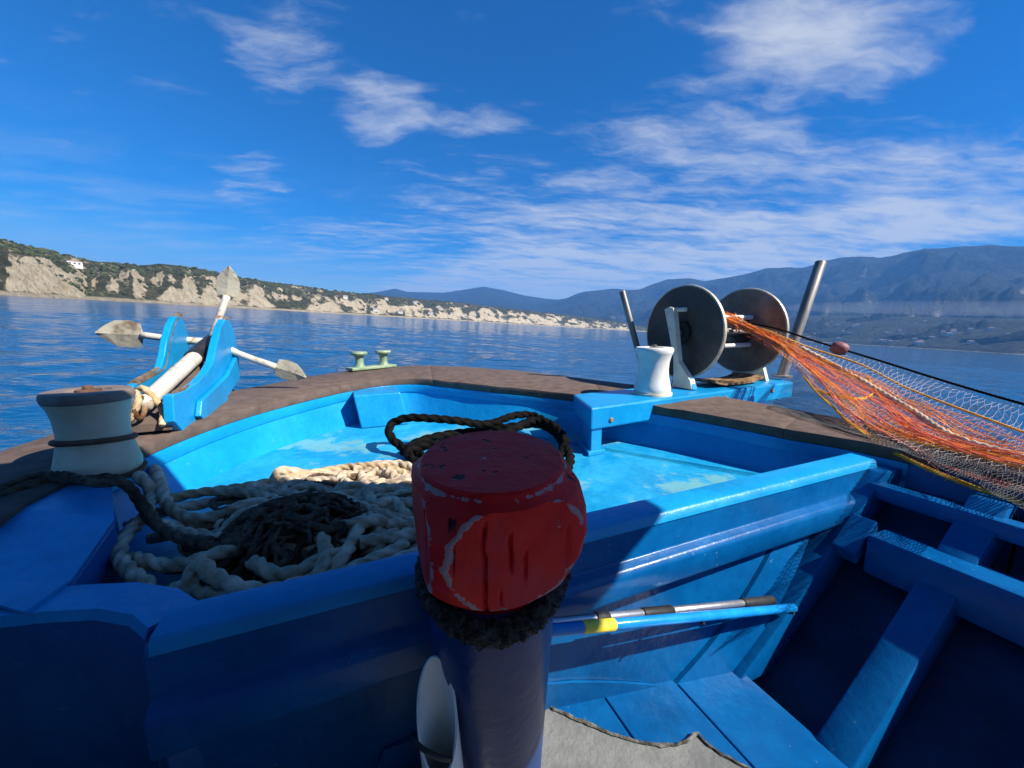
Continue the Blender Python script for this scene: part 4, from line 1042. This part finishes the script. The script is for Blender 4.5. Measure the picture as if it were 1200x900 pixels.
for k in range(190):
    ph = random.uniform(0, 6.28); rr = random.random() ** .6; p = Vector((nc.x + math.cos(ph) * .185 * rr, nc.y + math.sin(ph) * .16 * rr, -.60 + .092 * math.sqrt(max(0, 1 - rr * rr))))
    ctrl = [p]
    dv = Vector((random.uniform(-1, 1), random.uniform(-1, 1), random.uniform(-.2, .5)))
    for q_ in range(5):
        dv = (dv + Vector((random.uniform(-1, 1), random.uniform(-1, 1), random.uniform(-.6, .5))) * .9).normalized(); nx = ctrl[-1] + dv * .03
        rr2 = min(1, math.hypot((nx.x - nc.x) / .19, (nx.y - nc.y) / .165)); nx.z = max(-.62, min(nx.z, -.585 + .095 * math.sqrt(max(0, 1 - rr2 ** 2)) + .012)); ctrl.append(nx)
    v, f = sweep(catmull(ctrl, 22)[0], random.choice((.005, .007, .009, .011)), 9, 3, 8, .15); n = len(V); V += v; F += [[i + n for i in x] for x in f]
tw = obj('tangled_twine', V, F, ROPE_BROWN, nt, smooth_=True); tw['kind'] = 'stuff'
# dark hawser round the port roller and down on to the heap
ctrl = px3([(-60, 610, -.455), (0, 583, -.45), (30, 570, -.44), (60, 562, -.44), (95, 563, -.435), (130, 560, -.435), (152, 572, -.45), (165, 590, -.49), (180, 612, -.52), (215, 632, -.53), (260, 640, -.54), (300, 632, -.535)])
rope_thing('dark_hawser', 'dark brown hawser led round the foot of the port roller', ctrl, .0135, ROPE_BROWN)
ctrl = px3([(-60, 598, -.45), (0, 574, -.445), (35, 560, -.44), (70, 556, -.43), (110, 566, -.415), (145, 566, -.42), (160, 580, -.45), (176, 600, -.49), (198, 626, -.525), (250, 634, -.53)])
rope_thing('dark_hawser', 'second dark hawser lying over the first at the roller foot', ctrl, .0115, ROPE_BROWN)

# ------------------------------------------------------------------ the orange net running from the reel along the gunwale
start = c1.lerp(c2, .55) + UP * .10
net = thing('fishing_net', 'orange and pale fishing net stretched from the reel along the starboard gunwale', 'net', BF(2.0, .9, -.43))
def P2(px, py, y): return aty(px, py, y)
TOP = [P2(846, 368, 2.62), P2(905, 386, 2.52), P2(955, 402, 2.38), P2(1030, 425, 2.15), P2(1115, 452, 1.88), P2(1200, 477, 1.62), P2(1330, 512, 1.28)]
BOT = [P2(846, 374, 2.62), P2(905, 405, 2.40), P2(955, 450, 2.0), atr(1010, 498, 2.0), atr(1075, 540, 1.85), atr(1160, 582, 1.82), atr(1300, 650, 1.80)]
tp, _ = catmull(TOP, 101); bt, _ = catmull(BOT, 101)
def surf(s, t, sag=0.0):
    i = min(max(s, 0), .9999) * 100; k = int(i); a_ = tp[k].lerp(tp[k + 1], i - k); b_ = bt[k].lerp(bt[k + 1], i - k)
    p = a_.lerp(b_, t); w = math.sin(math.pi * t)
    p = p + Vector((.02 * mnoise.noise(Vector((s * 9, t * 4, 1))), .05 * mnoise.noise(Vector((s * 7, t * 5, 2))), -.02 * w * s + .018 * mnoise.noise(Vector((s * 11, t * 6, 3)))))
    r_, f_ = p.dot(Rv), p.dot(Fv)
    if 1.80 < r_ < 2.30 and f_ < 1.7: p.z = max(p.z, sheer(f_) + .012 + .012 * abs(mnoise.noise(p * 25)) - .10 * max(0, 1.86 - r_) / .06)
    return p
def netsheet(fn, nu, nv, r, name, mat, drop=0.0):
    V, F = [], []
    def add(a_, b_):
        d = b_ - a_
        if d.length < 1e-5: return
        m_ = (a_ + b_) / 2 - UP * d.length * .06
        v, f = sweep([a_, m_, b_], r, 3, cap=False); n = len(V); V.extend(v); F.extend([[i + n for i in x] for x in f])
    G = [[fn((i + (.5 if j % 2 else 0) + .22 * mnoise.noise(Vector((i * .7, j * .7, 5)))) / nu, j / nv) for i in range(nu)] for j in range(nv + 1)]
    for j in range(nv):
        for i in range(nu):
            i2 = i + 1 if j % 2 else i - 1
            if random.random() > drop: add(G[j][i], G[j + 1][i])
            if 0 <= i2 < nu and random.random() > drop: add(G[j][i], G[j + 1][i2])
    o = obj(name, V, F, mat, net); o['kind'] = 'stuff'; return o
netsheet(lambda s, t: surf(.06 + .93 * s, t), 66, 17, .0008, 'pale_mesh', PALENET, .10)
netsheet(lambda s, t: surf(.10 + .89 * s, .25 + .75 * t) + Vector((.0, .03, -.02)), 60, 14, .0010, 'coral_mesh', CORAL, .30)
# loose strands fanning out of the reel
for nm, mt, cnt, t0, t1 in (('orange_strands', ORANGE, 38, .32, .98), ('coral_strands', CORAL, 24, .45, 1.04), ('amber_strands', AMBER, 18, .35, 1.04)):
    V, F = [], []
    for k in range(cnt):
        ta = random.uniform(t0 - .1, t1); tb = random.uniform(t0, t1); tb2 = random.uniform(t0, t1); s_end = random.uniform(.75, 1.0)
        pts5 = [start + Vector((random.uniform(-.1, .1), random.uniform(-.06, .06), random.uniform(-.03, .03)))]
        for q_ in range(1, 13):
            s = s_end * q_ / 12; t = ta + (tb - ta) * min(1, s * 2) + (tb2 - tb) * max(0, s - .4) + .018 * random.uniform(-1, 1)
            pts5.append(surf(s, min(max(t, .02), 1.04)) + UP * random.uniform(-.006, .012))
        v, f = sweep(catmull(pts5, 46)[0], random.uniform(.0007, .0014), 4); n = len(V); V += v; F += [[i + n for i in x] for x in f]
    o = obj(nm, V, F, mt, net); o['kind'] = 'stuff'
# gathered bunch of orange twine and the ropes of the net
for k, (pts6, r_, mt, nm) in enumerate([
    ([surf(.0, .5), surf(.2, .45), surf(.34, .42), surf(.5, .42), surf(.62, .62), surf(.78, .74), surf(1.0, .8)], .010, ORANGE, 'gathered_twine'),
    ([surf(.05, .6), surf(.25, .75), surf(.4, .92), surf(.55, 1.0), surf(.7, .95), surf(.85, .98), surf(1.0, .95)], .008, CORAL, 'gathered_twine'),
    ([surf(.42, 1.06), surf(.47, .98), surf(.53, .80), surf(.56, .62), surf(.55, .50), surf(.49, .36)], .006, AMBER, 'gathered_twine'),
    ([surf(.36, 1.06), surf(.44, 1.05), surf(.52, 1.04), surf(.64, 1.03), surf(.8, 1.02), surf(1.0, 1.0)], .008, AMBER, 'gathered_twine'),
    ([surf(.62, .66), surf(.72, .72), surf(.82, .82), surf(.9, .85), surf(1, .86)], .010, CORAL, 'gathered_twine')]):
    V, F = [], []
    cen, _ = catmull(pts6, 60)
    for q_ in range(6):
        ph = random.uniform(0, 6.28); rr = random.uniform(.2, 1) * r_ * 1.2
        l_ = [p + Vector((math.cos(ph + i * .12), math.sin(ph + i * .12) * .6, math.sin(ph + i * .12))) * rr * (1 + .8 * mnoise.noise(p * 9 + Vector((q_, 0, 0)))) for i, p in enumerate(cen)]
        v, f = sweep(l_, .0021, 5); n = len(V); V += v; F += [[i + n for i in x] for x in f]
    o = obj(nm, V, F, mt, net); o['kind'] = 'stuff'
v, f = ropemesh([start, *[p + UP * .012 for p in TOP[1:]]], .0065, sides=9); obj('head_rope', v, f, ROPE_DARK, net, smooth_=True)
v, f = ropemesh([surf(.15, .12), surf(.3, .14), surf(.45, .18), surf(.6, .22), surf(.8, .30), surf(1, .36)], .0055, sides=9); obj('side_rope', v, f, AMBER, net, smooth_=True)
v, f = ropemesh([surf(.28, .36), surf(.4, .40), surf(.52, .46), surf(.66, .55), surf(.8, .62), surf(1, .70)], .013, sides=12); obj('lead_line', v, f, ROPE, net, smooth_=True)
fp = tp[38] + UP * .012
fd = (tp[40] - tp[36]).normalized()
v, f = lathe([(.010, -.042), (.026, -.040), (.037, -.022), (.040, 0), (.037, .022), (.026, .040), (.010, .042)], fp, fd, 24); obj('float', v, f, FLOATM, net, smooth_=True)
# grey small-mesh net lying over the gunwale under the orange one
gn = thing('grey_net', 'grey fine mesh net draped over the starboard gunwale by the beam end', 'net', BF(2.0, 1.3, -.44))
A_ = [P2(925, 432, 2.62), P2(960, 428, 2.45), P2(1010, 442, 2.20), P2(1075, 470, 1.95), P2(1150, 505, 1.65), P2(1260, 555, 1.3)]
B_ = [atz(900, 476, -.437), atz(935, 488, -.445), atz(985, 503, -.447), atz(1050, 525, -.448), atz(1130, 560, -.448), atz(1230, 615, -.448)]
A1, _ = catmull(A_, 101); B1, _ = catmull(B_, 101)
def gs(s, t):
    i = min(max(s, 0), .9999) * 100; k = int(i); a_ = A1[k].lerp(A1[k + 1], i - k); b_ = B1[k].lerp(B1[k + 1], i - k); p = a_.lerp(b_, t)
    p.z -= .05 * math.sin(math.pi * t); p.z = max(p.z, -.452 if t > .55 else -2)
    return p + Vector((0, .02 * mnoise.noise(Vector((s * 14, t * 9, 7))), .012 * mnoise.noise(Vector((s * 16, t * 9, 8)))))
net_save = net; net = gn
netsheet(gs, 96, 34, .0010, 'grey_mesh', GREYNET)
net = net_save
# hanging end of line on the starboard side
rope_thing('thin_line', 'thin dark line hanging down inside the starboard bulwark', [BF(1.84, .42, -.50), BF(1.80, .40, -.55), BF(1.77, .38, -.62), BF(1.72, .37, -.70), BF(1.70, .37, -.80)], .004, ROPE_DARK, sides=8)

# ------------------------------------------------------------------ haze over the bay
m = bpy.data.materials.new('sea_air'); m.use_nodes = True; t = m.node_tree
for n in list(t.nodes):
    if n.type != 'OUTPUT_MATERIAL': t.nodes.remove(n)
pv = t.nodes.new('ShaderNodeVolumePrincipled'); pv.inputs['Color'].default_value = (0.14, 0.42, 1.0, 1); pv.inputs['Density'].default_value = 0.00012
pv.inputs['Anisotropy'].default_value = 0.0
t.links.new(pv.outputs[0], [n for n in t.nodes if n.type == 'OUTPUT_MATERIAL'][0].inputs['Volume'])
zt = max(v_[2] for v_ in MV) + 25.0
v, f = boxpts((0, 0, (zt - 3) / 2), Vector((9200, 0, 0)), Vector((0, 9200, 0)), UP * ((zt + 3) / 2))
hz = obj('haze', v, f, m, world=True); hz['kind'] = 'stuff'; hz['label'] = 'thin blue haze over the bay and mountains'; hz['category'] = 'haze'

# thin layer of smoke lying in front of the mountain
dx, dy, tz = wdir(1165, 362); D_ = 1900.0; cs = Vector((dx * D_, dy * D_, tz * D_ + EYE)); al = Vector((dy, -dx, 0)); aw = Vector((dx, dy, 0))
V, F = [], []; nu, nv = 48, 12
for j in range(nv + 1):
    la = -math.pi / 2 + math.pi * j / nv
    for i in range(nu):
        ph = 2 * math.pi * i / nu
        p = cs + al * 620 * math.cos(la) * math.cos(ph) + aw * 260 * math.cos(la) * math.sin(ph) + UP * 17 * math.sin(la)
        p.z += 3.0 * mnoise.noise(p * .004) + 1.5 * mnoise.noise(p * .012); V.append(p)
for j in range(nv):
    for i in range(nu): F.append([j * nu + i, j * nu + (i + 1) % nu, (j + 1) * nu + (i + 1) % nu, (j + 1) * nu + i])
m2 = m.copy(); m2.name = 'smoke'; pv2 = [n for n in m2.node_tree.nodes if n.type == 'PRINCIPLED_VOLUME'][0]; pv2.inputs['Density'].default_value = 0.00042; pv2.inputs['Color'].default_value = (.85, .9, 1, 1)
sm = obj('smoke', V, F, m2, world=True); sm['kind'] = 'stuff'; sm['label'] = 'thin pale smoke layer hanging before the mountain'; sm['category'] = 'smoke'
